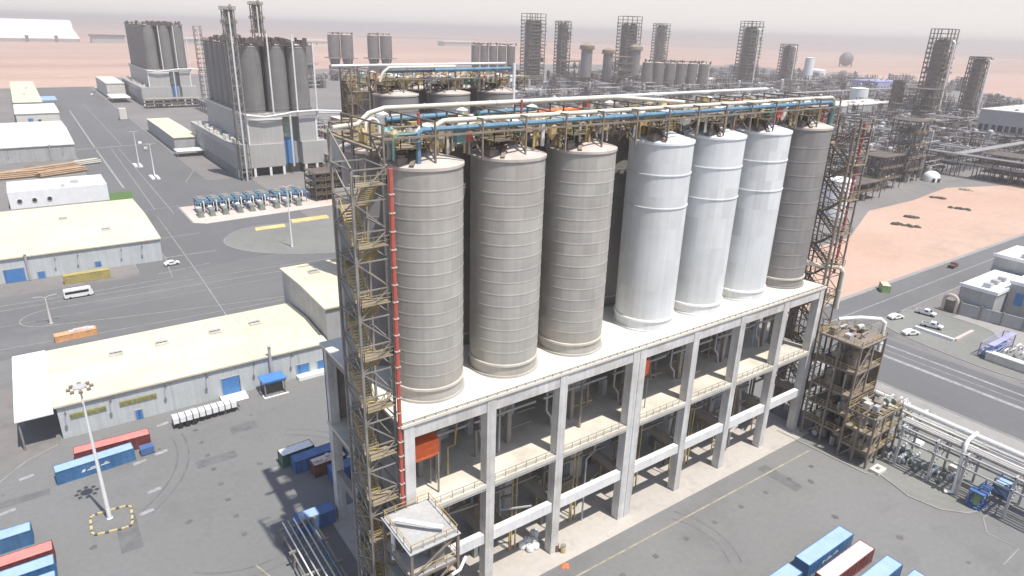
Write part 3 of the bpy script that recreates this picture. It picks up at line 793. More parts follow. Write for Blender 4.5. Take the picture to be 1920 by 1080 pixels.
def stair_tower(lab, ox, oy, dx, dy, h, frame_m, stair_m, extra=0.0, step=6.5, flip=False):
    t = thing('stair_tower', lab, 'stair tower', (ox, oy, 0))
    b = MB(); lattice(b, 0, dx, 0, dy, 0, h, step / 2, .27, .13, 'ws'); b.build('lattice_frame', frame_m, t)
    b = MB(); nn = int(h / (step / 2)); hq = h / nn
    for k in range(nn if not extra else nn // 2):
        za, zb = k * hq, (k + 1) * hq; zc = (za + zb) / 2
        b.bar((0, 0, zc), (0, dy, zc), .1); b.bar((0, 0, za), (0, dy / 2, zc), .1); b.bar((0, dy, zc), (0, dy / 2, zb), .1); b.bar((0, dy / 2, za), (0, dy / 2, zb), .1)
    b.build('secondary_bracing', frame_m, t)
    b = MB(); b.box(.3, dx - .3, dy + .55, dy + .68, 3, h - 3); b.build('back_sheet', 'wallg' if extra else frame_m, t)
    for xx, yy in ((.95, dy - .5),):
        b = MB(); b.tube([(xx - .75, yy, 1), (xx - .75, yy, h - 4)], .14, 6); b.build('service_pipe', 'grey_pipe' if extra else frame_m, t, True)
    b = MB(); b.bar((0, dy, h), (0, dy, h + extra), .3) if extra else None
    if extra:
        b.bar((0, dy, h + extra), (dx * .5, dy, h + extra - .2), .16); b.bar((0, 0, h + .2), (0, dy, h + extra), .14); b.build('head_post', frame_m, t)
    z = 1.2; k = 0
    lx0, lx1 = .25, dx - .25
    n = int((h - 2) / (step / 2))
    hz = step / 2
    for k in range(n):
        z0 = h - 1.6 - (n - k) * hz; z1 = z0 + hz
        ya, yb = (1.3, dy - 1.2) if k % 2 == 0 else (dy - 1.2, 1.3)
        xa, xb = (lx0, dx / 2 - .08) if k % 2 == 0 else (dx / 2 + .08, lx1)
        b = MB()
        ns = 12
        for s in range(ns):
            ty = ya + (yb - ya) * (s + .5) / ns; tz = z0 + hz * (s + .5) / ns
            b.box(xa, xb, ty - .16, ty + .16, tz - .03, tz + .03)
        for xx in (xa, xb):
            b.bar((xx, ya, z0), (xx, yb, z1), .09, .28)
            b.bar((xx, ya, z0 + 1.05), (xx, yb, z1 + 1.05), .07)
            for s in range(4): 
                yy = ya + (yb - ya) * s / 3; zz = z0 + hz * s / 3
                b.bar((xx, yy, zz), (xx, yy, zz + 1.05), .06)
        b.build('stair_flight', stair_m, t)
        b = MB()
        if k % 2 == 0:
            b.box(.1, dx - .1, dy - 1.2, dy + .5, z1 - .06, z1 + .02)
            b.rail([(.1, dy - 1.2, z1), (.1, dy + .5, z1), (dx - .1, dy + .5, z1), (dx - .1, dy - 1.2, z1)], 1.05, 1.3, .06)
        else:
            b.box(.1, dx - .1, -.5, 1.3, z1 - .06, z1 + .02)
            b.rail([(.1, 1.3, z1), (.1, -.5, z1), (dx - .1, -.5, z1), (dx - .1, 1.3, z1)], 1.05, 1.3, .06)
        b.build('landing', 'grating', t)
    return t
stair_tower('tall grey lattice stair tower with yellow flights at the left end of the main block', -4.3, 1.0, 3.7, 5.3, 62.0, 'steel', 'ochre', 3.4)
stair_tower('tall brown lattice stair tower at the right end of the main block', 90.2, 0.6, 4.0, 6.2, 62.4, 'brown', 'brown')
def ladder_pipe(lab, x, y, z0, z1, m):
    t = thing('riser', lab, 'riser pipe', (x, y, z0))
    b = MB(); b.tube([(0, 0, 0), (0, 0, z1 - z0)], .26, 8); b.build('pipe', m, t, True)
    b = MB()
    for k in range(int((z1 - z0) / 2)):
        b.box(-.29, .29, -.29, .29, 1 + 2 * k, 1.12 + 2 * k)
    b.build('bracket', 'lip' if m == 'red' else m, t)
ladder_pipe('red vertical riser with pale brackets at the left end of the main block', -.35, .35, 20.3, 62, 'red')
ladder_pipe('red vertical riser inside the right lattice tower', 93.2, 1.4, 33, 61.5, 'red')
ladder_pipe('dark grey riser at the back of the left stair tower', -.6, 8.4, 0.1, 62, 'dsteel')
ladder_pipe('brown grey riser beside the last column at the right end', 89.4, 1.0, 0.2, 61, 'brown')
pipe('cream pipe looping out of the right lattice tower at deck level', [(88.0, 5, 39.8), (88.0, 5, 36.0), (88.6, 4.4, 35.0), (90.4, 1.6, 34.8), (92.8, .2, 34.6), (93.6, -.2, 33.6), (93.8, -.2, 26)], .4, 'cream')
pipe('dark grey duct running down the left stair tower', [(-1.2, 7.4, 60), (-1.2, 7.4, 8)], .55, 'steel')

# ================================================================== LOWER LEFT AND RIGHT PROCESS FRAMES
def process_frame(lab, x0, x1, y0, y1, levels, fm, dm, nx=2, ny=2, eq=9, seed=1, roof=True, topeq=False):
    random.seed(seed)
    t = thing('process_structure', lab, 'steel structure', ((x0 + x1) / 2, (y0 + y1) / 2, 0.1))
    o = ((x0 + x1) / 2, (y0 + y1) / 2, .1)
    b = MB(o)
    top = levels[-1]
    for i in range(nx + 1):
        for j in range(ny + 1):
            x = x0 + (x1 - x0) * i / nx; y = y0 + (y1 - y0) * j / ny
            b.bar((x, y, .1), (x, y, top), .34)
    for z in levels:
        for i in range(nx + 1):
            x = x0 + (x1 - x0) * i / nx; b.bar((x, y0, z - .2), (x, y1, z - .2), .22, .36)
        for j in range(ny + 1):
            y = y0 + (y1 - y0) * j / ny; b.bar((x0, y, z - .2), (x1, y, z - .2), .22, .36)
    zs = [0.1] + list(levels)
    for k in range(len(zs) - 1):
        b.bar((x0, y0, zs[k]), (x0 + (x1 - x0) / nx, y0, zs[k + 1]), .18); b.bar((x0, y1, zs[k]), (x0, y0 + (y1 - y0) / ny, zs[k + 1]), .18)
        b.bar((x1, y0, zs[k + 1]), (x1, y0 + (y1 - y0) / ny, zs[k]), .18)
    b.build('frame', fm, t)
    for z in levels:
        b = MB(o); e_ = .3 if z == top else 0
        if z == top and not roof: b.box(x0, x0 + (x1 - x0) * .35, y0, y1, z - .02, z + .06); b.box(x0 + (x1 - x0) * .35, x1, y0, y0 + (y1 - y0) * .3, z - .02, z + .06)
        else: b.box(x0 - e_, x1 + e_, y0 - e_, y1 + e_, z - .02, z + .06); b.build('platform', dm, t)
        b = MB(o); b.rail([(x0, y0, z + .05), (x1, y0, z + .05), (x1, y1, z + .05), (x0, y1, z + .05), (x0, y0, z + .05)], 1.1, 1.5, .07); b.build('handrail', 'ochre', t)
    cs = ['cdark', 'grey_pipe', 'brown', 'gvessel', 'lip']
    for k, z in enumerate(zs):
        if k == len(zs) - 1:
            if not topeq: break
            zs = zs + [z + 1.8]
        for q in range(eq if k < len(levels) else eq // 2):
            b = MB(o); m_ = cs[random.choice((0, 0, 1, 2, 2, 3, 4))]
            x = random.uniform(x0 + .5, x1 - 1.5); y = random.uniform(y0 + .5, y1 - 1.5); hh = (zs[k + 1] - z) * random.uniform(.3, .85); c = random.random()
            if c < .35: nm_ = 'vessel'; b.lathe(x + .5, y + .5, [(.2, 0), (.6, .3), (.6, hh - .3), (.2, hh)], 10, z + .1)
            elif c < .6: nm_ = 'cabinet'; b.box(x, x + random.uniform(.6, 1.8), y, y + random.uniform(.6, 1.6), z + .1, z + hh)
            elif c < .85: nm_ = 'pipe_loop'; b.tube([(x, y, z + .1), (x, y, z + hh), (x + random.uniform(.8, 3), y, z + hh), (x + random.uniform(.8, 3), y, z + .2)], .2, 6)
            else: nm_ = 'drum_vessel'; b.hcyl((x, y, z + 1), (x + 1.8, y, z + 1), .6, 10)
            b.build(nm_, m_, t)
    return t
process_frame('dusty steel equipment frame with grey roof deck at the foot of the left stair tower', -3.3, 2.8, -7.6, -.5, [6.5, 12, 16.3, 20.0], 'brown', 'wallg', 1, 1, eq=14, seed=4)
pipe('white curved pipe lying across the roof deck of the left equipment frame', [(-3.0, -2.2, 15), (-3.0, -2.2, 20.6), (-2.6, -2.8, 21.1), (-1, -4.4, 21.0), (.2, -5.6, 20.9), (1.4, -6.6, 20.8)], .28, 'white', 8)
pipe('short white pipe stub below the roof deck of the left equipment frame', [(1.8, -8.0, 14.6), (2.8, -8.1, 14.9), (4.4, -6.8, 15.0)], .2, 'white', 8)
process_frame('tall brown process frame packed with vessels at the right end of the main block', 88.4, 97.2, -9.2, -1.2, [4, 8, 12, 17, 22.5], 'brown', 'brown', 2, 2, eq=20, seed=8, topeq=True)
process_frame('lower brown process frame with yellow rails in front of the taller right frame', 87.2, 96.8, -15.2, -9.8, [3.4, 7, 10.6], 'brown', 'grating', 3, 2, eq=24, seed=12, roof=False, topeq=True)
t = thing('dark_backing_screen', 'dark sheet added behind the tall right process frame to darken its inside', 'screen', (97.5, -5.2, .1))
b = MB((97.5, -5.2, .1)); b.box(97.5, 97.62, -9.2, -1.3, 4, 19); b.build('sheet', 'cdark', t)  # sheet added so the frame looks dark inside from the west
b = MB((97.5, -5.2, .1))
for y in (-9.1, -6.5, -3.9, -1.4): b.bar((97.75, y, .1), (97.75, y, 19.2), .2)
b.build('rail', 'brown', t)
pipe('silver pipe arching over the top of the tall right process frame', [(92.5, -1.8, 24.6), (95.5, -4.4, 25.2), (98.0, -7.0, 25.3), (98.6, -7.7, 24.6), (98.6, -7.8, 12), (98.6, -8.4, 10.2)], .42, 'silver')
t = thing('concrete_plinth', 'pale concrete block at the outer corner of the lower right process frame', 'plinth', (88.6, -17, .1))
b = MB((88.6, -17, .1)); b.box(87.2, 90, -17.9, -16.1, .1, .7); b.build('block', 'deck', t)
b = MB((88.6, -17, .1)); b.box(88.2, 88.9, -17.3, -16.7, .7, .95); b.build('base_plate', 'steel', t)
# ---- pipe rack on the right
def pipe_rack(lab, x0, x1, ys, z, fm, pipes, levels=(0,), wpost=.4):
    o = ((x0 + x1) / 2, (ys[0] + ys[-1]) / 2, .05)
    t = thing('pipe_rack', lab, 'pipe rack', o)
    for y in ys:
        b = MB(o)
        b.bar((x0, y, .05), (x0, y, z), wpost); b.bar((x1, y, .05), (x1, y, z), wpost)
        for dz in levels: b.bar((x0 - .6, y, z - dz), (x1 + .6, y, z - dz), .3, .4)
        b.bar((x0, y, z * .35), (x1, y, z - levels[-1] - .3), .16)
        b.build('bent', fm, t)
    b = MB(o)
    for dz in levels:
        for x in (x0, x1): b.bar((x, ys[0], z - dz - .3), (x, ys[-1], z - dz - .3), .22, .3)
    b.build('side_beam', fm, t)
    for (x, dz, r, m) in pipes:
        b = MB(o); b.tube([(x, ys[0] + 1, z + dz), (x, ys[-1] - 1, z + dz)], r, 8); b.build('line_pipe', m, t, True)
    return t
pipe_rack('pipe rack with grey posts running right from the right process frame', 93.4, 100.2, [-17.6, -23.6, -28.6, -36, -44, -52], 8.6, 'grey_pipe',
          [(94.4, .55, .22, 'grey_pipe'), (95.2, .5, .18, 'cream'), (96.0, .5, .2, 'silver'), (97.4, .5, .16, 'grey_pipe'), (98.2, .55, .25, 'grey_pipe'), (95.0, -1.9, .2, 'steel'), (96.4, -1.9, .25, 'grey_pipe'), (98.4, -1.9, .2, 'steel')], (0, 2.4))
pipe('large silver pipe along the outer edge of the right pipe rack', [(98.6, -6, 10.2), (99.2, -9, 9.8), (99.4, -53, 9.6)], .48, 'silver')
pipe('silver pipe bending off the right rack down to the yard by the blue skid', [(99.2, -27.2, 10.3), (95.2, -27.4, 10.4), (94.0, -27.6, 9.8), (93.8, -27.7, 8.8), (93.4, -28.0, .5), (92.4, -27, .4)], .36, 'silver')
pipe('pale looped pipe between the right process frames and the rack', [(97.6, -11, 8.8), (98.0, -13, 9.0), (98, -18, 8.9), (97.6, -30, 8.9)], .28, 'cream')
t = thing('pump_skid', 'blue equipment skid standing under the right pipe rack', 'skid', (94, -31.8, .1))
o = (94, -31.8, .1)
b = MB(o); b.box(92, 96, -33, -30.6, .1, .35); b.box(92, 94, -33, -30.6, 3.1, 3.4); b.box(94.2, 97.5, -32.6, -30.8, 2.4, 2.7)
for x in (92.15, 93.85): 
    for y in (-32.85, -30.75): b.bar((x, y, .3), (x, y, 3.1), .2)
b.build('skid_frame', 'c_navy', t)
b = MB(o); b.lathe(93, -31.8, [(.2, .3), (.5, .5), (.5, 2.4), (.2, 2.8)], 12, .1); b.build('vessel', 'lgreen', t, True)
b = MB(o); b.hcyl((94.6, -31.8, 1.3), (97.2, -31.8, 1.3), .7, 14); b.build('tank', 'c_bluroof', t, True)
b = MB(o); b.tube([(93, -31.8, 2.8), (93, -31.8, 3.8), (97, -31.4, 3.8), (97, -31.4, 2.7)], .12, 6); b.build('piping', 'c_navy', t)
t = thing('pump_skid', 'blue cabinet frame half hidden behind the blue skid at the right edge', 'skid', (101.5, -33, .1))
o = (101.5, -33, .1)
b = MB(o); lattice(b, 99.8, 103.2, -34.2, -31.8, .1, 3.2, 1.6, .2, .1); b.build('skid_frame', 'c_navy', t)
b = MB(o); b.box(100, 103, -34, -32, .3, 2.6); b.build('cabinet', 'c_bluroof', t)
# ---- low pipe bridge at lower left
pipe_rack('low pipe bridge with white pipes beside the left equipment frame', -9.4, -4.6, [24.5, 19, 13.5, 8, 2, -4], 3.0, 'steel',
          [(-8.8, .5, .11, 'white'), (-8.0, .5, .11, 'grey_pipe'), (-7.1, .5, .12, 'white'), (-5.4, .5, .11, 'blue'), (-6.2, .5, .14, 'grey_pipe')], (0,), .25)

# ================================================================== CONTAINERS AND TRAILERS
def container(name, lab, L, bm, rm, loc, rz=0, group=None, h=2.59, logo=None, doorm=None, W=2.44):
    """corrugated freight container, length along x, centred on its base"""
    t = thing(name, lab, 'container', loc, rz, group)
    b = MB(); n = int(L / .28); hw = W / 2
    for s in (-1, 1):
        vs = []; 
        for k in range(n + 1):
            x = -L / 2 + .12 + (L - .24) * k / n
            y = s * (hw - (.02 if (k // 2) % 2 else .07))
            vs += [(x, y, .18), (x, y, h - .14)]
        b.add(vs, [((2 * k, 2 * k + 2, 2 * k + 3, 2 * k + 1) if s < 0 else (2 * k + 1, 2 * k + 3, 2 * k + 2, 2 * k)) for k in range(n)])
    b.quad((-L / 2 + .05, -hw + .05, .18), (-L / 2 + .05, -hw + .05, h - .1), (-L / 2 + .05, hw - .05, h - .1), (-L / 2 + .05, hw - .05, .18))
    for y in (-hw, hw):
        b.bar((-L / 2, y - .05 * (1 if y > 0 else -1), .08), (L / 2, y - .05 * (1 if y > 0 else -1), .08), .1, .16); b.bar((-L / 2, y - .05 * (1 if y > 0 else -1), h - .06), (L / 2, y - .05 * (1 if y > 0 else -1), h - .06), .1, .12)
        for x in (-L / 2 + .06, L / 2 - .06): b.box(x - .06, x + .06, y - (.11 if y > 0 else 0), y + (0 if y > 0 else .11), 0, h)
    for x in (-L / 2, L / 2):
        s = 1 if x > 0 else -1
        b.box(min(x, x - .1 * s), max(x, x - .1 * s), -hw + .11, hw - .11, 0, .16); b.box(min(x, x - .1 * s), max(x, x - .1 * s), -hw + .11, hw - .11, h - .12, h)
    b.build('body', bm, t)
    b = MB(); n = int(L / .5); vs = []
    for k in range(n + 1):
        x = -L / 2 + .1 + (L - .2) * k / n; z = h - (.02 if k % 2 else .05)
        vs += [(x, -hw + .1, z), (x, hw - .1, z)]
    b.add(vs, [(2 * k, 2 * k + 2, 2 * k + 3, 2 * k + 1) for k in range(n)]); b.build('roof', rm, t)
    for s in (-1, 1):
        b = MB(); y0, y1 = (.01, hw - .12) if s > 0 else (-hw + .12, -.01)
        b.box(L / 2 - .09, L / 2 - .03, y0, y1, .17, h - .13)
        for yy in (y0 + .25, y1 - .25): b.bar((L / 2, yy, .2), (L / 2, yy, h - .16), .05)
        b.build('door', doorm or bm, t)
    if logo:
        for s in (-1, 1):
            b = MB(); y = s * (hw + .004)
            def q(x0, x1, z0, z1, sk=.25):
                p = [(x0, y, z0), (x1, y, z0), (x1 + sk, y, z1), (x0 + sk, y, z1)]
                b.quad(*(p if s < 0 else p[::-1]))
            q(-1.6, .2, 1.05, 1.25); q(-1.1, -.2, 1.35, 1.55); q(.5, 1.9, 1.2, 1.4); q(1.1, 1.6, 1.5, 1.7); q(-2.4, -1.9, 1.0, 1.5)
            b.build('side_marking', 'white', t)
    return t
G1 = 'freight containers in the near right yard'
ZG = .065
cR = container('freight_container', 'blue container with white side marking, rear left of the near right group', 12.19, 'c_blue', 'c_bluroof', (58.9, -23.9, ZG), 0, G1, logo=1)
container('freight_container', 'maroon container with bleached pinkish roof between blue ones at lower right', 12.19, 'c_red', 'c_pinkroof', (58.5, -27.5, ZG), 0, G1)
copy_tree(cR, (58.8, -31.6, ZG), PI, 'blue container right of the maroon one in the lower right yard')
copy_tree(cR, (59.3, -35.4, ZG), PI, 'blue container at the far right of the lower right group, cut by the frame')
copy_tree(cR, (44.7, -24.1, ZG), 0, 'blue container nearest the yellow line at the bottom edge, in front of the others')
G2 = 'freight containers in the lower left corner'
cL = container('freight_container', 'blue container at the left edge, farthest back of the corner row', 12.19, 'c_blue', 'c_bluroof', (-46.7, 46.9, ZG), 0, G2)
container('freight_container', 'dull red container at the left edge between blue ones', 12.19, 'c_red', 'c_redroof', (-44.2, 40.4, ZG), 0, G2)
copy_tree(cL, (-44.2, 37.0, ZG), 0, 'blue container in front of the dull red one at the lower left')
copy_tree(cL, (-44.2, 33.2, ZG), 0, 'blue container in the very corner at the lower left, nearest the camera')
G3 = 'freight containers behind the left stair tower'
container('freight_container', 'dark green container with white roof left of the stair tower', 6.06, 'c_green', 'white', (-.2, 45.2, ZG), .06, G3)
container('freight_container', 'navy container between the green and the brown one by the stair tower', 12.19, 'c_navy', 'c_navy', (4.2, 42.2, ZG), .03, G3)
container('freight_container', 'brown container with goods heaped on its roof by the stair tower', 6.06, 'c_brown', 'c_pinkroof', (3.6, 39.2, ZG), .03, G3)
container('freight_container', 'short blue container nearest in the group behind the stair tower', 6.06, 'c_navy', 'c_blue', (5.6, 35.8, ZG), 0, G3)
container('freight_container', 'navy container with pale sheet on its roof, alone at the foot of the stair tower', 6.06, 'c_navy', 'c_navy', (-3.6, 26.3, ZG), .0, G3)
t = thing('tarpaulin', 'pale grey sheet spread on the roof of the lone navy container', 'sheet', (-4.4, 26.3, ZG + 2.6))
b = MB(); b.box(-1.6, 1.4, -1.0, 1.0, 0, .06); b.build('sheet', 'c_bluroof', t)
b = MB(); b.tube([(-1.6, -1, .1), (1.4, -1, .1)], .05, 5); b.build('edge', 'grey_pipe', t)
random.seed(9)
g0 = None
for k in range(7):
    lab = 'grey white bundle heaped on the roof of the brown container'
    if g0 is None:
        g0 = thing('bundle', lab, 'bundle', group='bundles on the brown container')
        b = MB(); b.lathe(0, 0, [(.3, 0), (.42, .1), (.4, .35), (.15, .5)], 8); b.build('bundle_cover', 'offw', g0, True); q = g0
    else: q = copy_tree(g0)
    q.location = (1.2 + k * .8, 39.2 + random.uniform(-.7, .7), ZG + 2.6)
# trailers
def wheel(b, x, y, r, wd):
    b.tube([(x, y - wd / 2, r), (x, y + wd / 2, r)], r, 14)
def truck(lab, L, bm, rm, loc, rz, cabm, cab=True, logo=None):
    t = thing('trailer_truck', lab, 'truck', loc, rz)
    b = MB(); b.box(-L / 2, L / 2, -.5, .5, .95, 1.25)
    for x in (-L / 2 + .1, -L / 4, 0, L / 4, L / 2 - .1): b.box(x - .08, x + .08, -1.15, 1.15, 1.05, 1.249)
    b.build('chassis', 'dsteel', t)
    for x in (-L / 2 + 1.2, -L / 2 + 2.5, -L / 2 + 3.8):
        for y in (-.95, .95):
            b = MB(); wheel(b, x, y, .5, .45); b.build('wheel', 'rubber', t, True)
    b = MB(); b.bar((L / 2 - 2.8, -.8, 0), (L / 2 - 2.8, -.8, 1.1), .15); b.bar((L / 2 - 2.8, .8, 0), (L / 2 - 2.8, .8, 1.1), .15); b.build('landing_leg', 'steel', t)
    if cab:
        x = L / 2 + .4
        b = MB(); b.prism([(x, 0), (x + 1.7, 0), (x + 1.9, .9), (x + 1.6, 2.5), (x, 2.6)], -1.2, 1.2)
        b.v = [(p[0], p[2], p[1] + .75) for p in b.v]; b.build('cab', cabm, t)
        b = MB(); b.box(x + 1.76, x + 1.86, -1.0, 1.0, 1.95, 2.75); b.box(x + .7, x + 1.5, -1.215, -1.2, 1.95, 2.7); b.box(x + .7, x + 1.5, 1.2, 1.215, 1.95, 2.7); b.build('window', 'glass', t)
        b = MB(); b.box(L / 2 - 2, x + 1.6, -.45, .45, .55, .94); b.build('tractor_frame', 'dsteel', t)
        for xx in (x + .9, x - 1.6):
            for y in (-1.0, 1.0):
                b = MB(); wheel(b, xx, y, .5, .4); b.build('wheel', 'rubber', t, True)
    return t
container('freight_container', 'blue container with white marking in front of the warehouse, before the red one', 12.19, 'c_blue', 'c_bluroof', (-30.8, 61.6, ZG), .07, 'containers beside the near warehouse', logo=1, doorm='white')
container('freight_container', 'salmon red container parallel to the warehouse wall behind the blue one', 12.19, 'c_red', 'c_redroof', (-27.6, 65.6, ZG), -.02, 'containers beside the near warehouse')
t = thing('generator', 'small dark generator box at the white end of the blue container', 'generator', (-22.6, 62.2, ZG), .07)
b = MB(); b.box(-1.1, 1.1, -.8, .8, .2, 1.5); b.build('housing', 'c_navy', t); b = MB(); b.box(-1.2, 1.2, -.7, -.5, 0, .199); b.box(-1.2, 1.2, .5, .7, 0, .199); b.build('skid', 'dsteel', t)
truck('flat trailer carrying two rows of white bulk bags by the blue door', 12.6, None, None, (-10.7, 68.8, ZG), .03, 'white', False)
g0 = None
for i in range(10):
    for j in range(2):
        if g0 is None:
            g0 = thing('bulk_bag', 'white bulk bag in the rows loaded on the flat trailer by the warehouse', 'bulk bag', group='white bulk bags on the flat trailer')
            b = MB(); b.prism([(-.5, -.5), (.5, -.5), (.5, .5), (-.5, .5)], 0, 1.15)
            b.v = [(x * (1.04 if .2 < z < 1 else .98), y, z) for x, y, z in b.v]; b.build('bag', 'white', g0)
            b = MB(); b.tube([(-.4, 0, 1.1), (-.2, 0, 1.4), (.2, 0, 1.4), (.4, 0, 1.1)], .05, 5); b.build('strap', 'grey_pipe', g0); q = g0
        else: q = copy_tree(g0)
        x = -5.7 + i * 1.22; q.location = (-10.7 + x * math.cos(.03), 68.8 + (-.56 + j * 1.12) + x * math.sin(.03), ZG + 1.25); q.rotation_euler = (0, 0, random.uniform(-.06, .06))
container('freight_container', 'mustard yellow container by the far warehouse wall', 12.19, 'c_yel', 'c_yel', (-22.9, 170.2, .08), .02)
container('freight_container', 'sun bleached orange container with open top beside the near warehouse roof', 9.1, 'c_org', 'c_org', (-29.2, 125.8, .08), .06, h=1.6)
t = thing('stored_load', 'bleached planks stacked on the open orange container', 'planks', (-27.5, 125.9, 1.68), .06)
b = MB(); b.box(-3, 2.4, -.8, .8, 0, .25); b.box(-2, 1.4, -.6, .6, .25, .5); b.build('planks', 'c_pinkroof', t)
b = MB(); b.bar((-1.5, -.85, .52), (-1.5, .85, .52), .08); b.bar((1, -.85, .52), (1, .85, .52), .08); b.build('strap', 'steel', t)
container('freight_container', 'ochre container with cream roof behind the white arched building', 6.5, 'c_yel', 'roofc', (-11, 312, .08), .1, W=5.0)
t = container('freight_container', 'light green skip container beside the sand plot', 4.6, 'lgreen', 'roofc', (186.6, 32.4, .08), .7, h=2.4)
# rusty pipe stacks left
for i, (x, y, L, lab, n) in enumerate(((-27, 356, 36, 'long stack of tan rusty pipes nearest the grey hall, at the left', 4), (-38, 348, 26, 'stack of tan rusty pipes at the left edge behind the white building', 4), (-19, 349, 24, 'short stack of brown rusty pipes behind the white building', 3), (-6, 372, 14, 'pale stack of pipes reaching into the avenue', 3))):
    t = thing('pipe_stack', lab, 'pipe stack', (x, y, .05), .42 if i != 1 else .1)
    b = MB()
    for lay in range(n):
        for k in range(n + 2 - lay): b.hcyl((-L / 2 + random.uniform(0, 1.5), (k - (n + 1 - lay) / 2) * .9, .7 + lay * .78), (L / 2 - random.uniform(0, 1.5), (k - (n + 1 - lay) / 2) * .9, .7 + lay * .78), .44, 8)
    b.build('pipes', 'rust' if i < 3 else 'lip', t, True)
    b = MB()
    for x_ in (-L / 3, 0, L / 3): b.bar((x_, -3, .15), (x_, 3, .15), .3)
    b.build('timber_bearer', 'brown', t)

# ================================================================== WAREHOUSES
def warehouse(lab, x0, x1, y0, y1, h, rise, wallm, roofm, doors=(), vents=(), pipes_=(), louvers=(), lamps=(), parapet=.0, name='warehouse', cat='warehouse', over=.35):
    o = ((x0 + x1) / 2, y0, .07)
    t = thing(name, lab, cat, o)
    ym = (y0 + y1) / 2
    b = MB(o)
    b.add([(x0, y0, .07), (x1, y0, .07), (x1, y1, .07), (x0, y1, .07), (x0, y0, h), (x1, y0, h), (x1, y1, h), (x0, y1, h), (x0, ym, h + rise), (x1, ym, h + rise)],
          [(0, 1, 5, 4), (2, 3, 7, 6), (1, 2, 6, 9, 5), (3, 0, 4, 8, 7)])
    k = int((x1 - x0) / 6)
    for i in range(1, k): b.bar((x0 + (x1 - x0) * i / k, y0 - .05, .1), (x0 + (x1 - x0) * i / k, y0 - .05, h - .02), .1, .1)
    b.build('wall', wallm, t)
    b = MB(o)
    e = over
    b.add([(x0 - e, y0 - e, h + .02), (x1 + e, y0 - e, h + .02), (x1 + e, ym, h + rise + .06), (x0 - e, ym, h + rise + .06), (x1 + e, y1 + e, h + .02), (x0 - e, y1 + e, h + .02)], [(0, 1, 2, 3), (3, 2, 4, 5)])
    b.box(x0 - e, x1 + e, y0 - e - .12, y0 - e, h - .32, h + .03); b.box(x0 - e, x1 + e, y1 + e, y1 + e + .12, h - .32, h + .03)
    for q in range(1, int((x1 - x0) / 2.4)):
        x = x0 + q * 2.4
        b.bar((x, y0 - e, h + .06), (x, ym, h + rise + .1), .14, .09); b.bar((x, ym, h + rise + .1), (x, y1 + e, h + .06), .14, .09)
    b.bar((x0 - e, ym, h + rise + .1), (x1 + e, ym, h + rise + .1), .4, .12)
    for x in (x0 - e, x1 + e):
        b.bar((x, y0 - e, h - .1), (x, ym, h + rise - .06), .12, .35); b.bar((x, ym, h + rise - .06), (x, y1 + e, h - .1), .12, .35)
    b.build('roof', roofm, t)
    for (xa, xb, za, zb, m) in doors:
        b = MB(o); b.box(xa, xb, y0 - .1, y0 - .02, za, zb)
        for q in range(1, int((zb - za) / .6) + 1): b.box(xa + .06, xb - .06, y0 - .13, y0 - .1, za + q * .6 - .1, za + q * .6 - .04)
        b.build('door', m, t)
        b = MB(o); b.box(xa - .15, xa, y0 - .14, y0 - .02, za, zb + .15); b.box(xb, xb + .15, y0 - .14, y0 - .02, za, zb + .15); b.box(xa, xb, y0 - .14, y0 - .02, zb, zb + .15); b.build('door_frame', 'grey_pipe', t)
    for (vx, vy) in vents:
        zz = h + rise * (1 - abs(vy - ym) / (ym - y0))
        v = MB(o); v.box(vx - 1.3, vx + 1.3, vy - 1.1, vy + 1.1, zz, zz + .45); f = v.build('roof_vent', 'lip', t)
        v = MB(o)
        for q in (-.8, 0, .8): v.lathe(vx + q, vy, [(.3, .45), (.3, .8), (.42, .82), (.1, 1.05)], 8, zz)
        v.build('cowl', 'grey_pipe', f)
    for (px, zt) in pipes_:
        b = MB(o); b.tube([(px, y0 - .5, .2), (px, y0 - .5, zt)], .34, 10); b.lathe(px, y0 - .5, [(.34, 0), (.5, .1), (.05, .5)], 10, zt); b.build('flue', 'grey_pipe', t, True)
    for (xa, xb, za, zb) in louvers:
        b = MB(o)
        n = int((zb - za) / .14)
        b.box(xa, xb, y0 - .06, y0 - .02, za, zb)
        for q in range(n): b.bar((xa, y0 - .1, za + .07 + q * .14), (xb, y0 - .1, za + .07 + q * .14), .1, .04)
        for q in range(1, int((xb - xa) / 1.1)): b.box(xa + q * 1.1 - .05, xa + q * 1.1 + .05, y0 - .17, y0 - .02, za, zb)
        b.build('louvre', 'louver', t)
    for (lx, lz) in lamps:
        b = MB(o); b.tube([(lx, y0 - .1, lz - 1), (lx, y0 - .3, lz), (lx, y0 - .9, lz + .35), (lx, y0 - 1.4, lz + .2)], .06, 6); l = b.build('wall_lamp', 'dsteel', t)
        b = MB(o); b.lathe(lx, y0 - 1.5, [(.12, .3), (.3, 0)], 8, lz - .05); b.build('lamp_head', 'dsteel', l)
    return t
warehouse('long pale grey warehouse with cream roof and blue doors, nearest on the left', -35, 17.4, 75.6, 102.5, 7.3, .9, 'wall', 'roofc',
          doors=[(-5.9, -2.2, .1, 4.4, 'doorb'), (-22.5, -21.3, .1, 2.2, 'doorb'), (10.2, 13.0, .9, 3.2, 'doorb'), (15.0, 16.6, .9, 3.0, 'doorb')],
          vents=[(-23, 91.5), (-14, 92), (-2.7, 92.2), (6.3, 92.4)], pipes_=[(4.5, 9.6)], louvers=[(-33.2, -27.2, 3.9, 5.0), (-24.9, -18.3, 3.9, 5.0)],
          lamps=[(-33.8, 6), (-26.3, 6.3), (-16.5, 6.6), (-8.7, 6.4), (1.1, 6.7), (9.2, 6.5)])
t = thing('loading_dock', 'white loading ledge below the two right doors of the near warehouse', 'dock', (13.3, 74.6, .07))
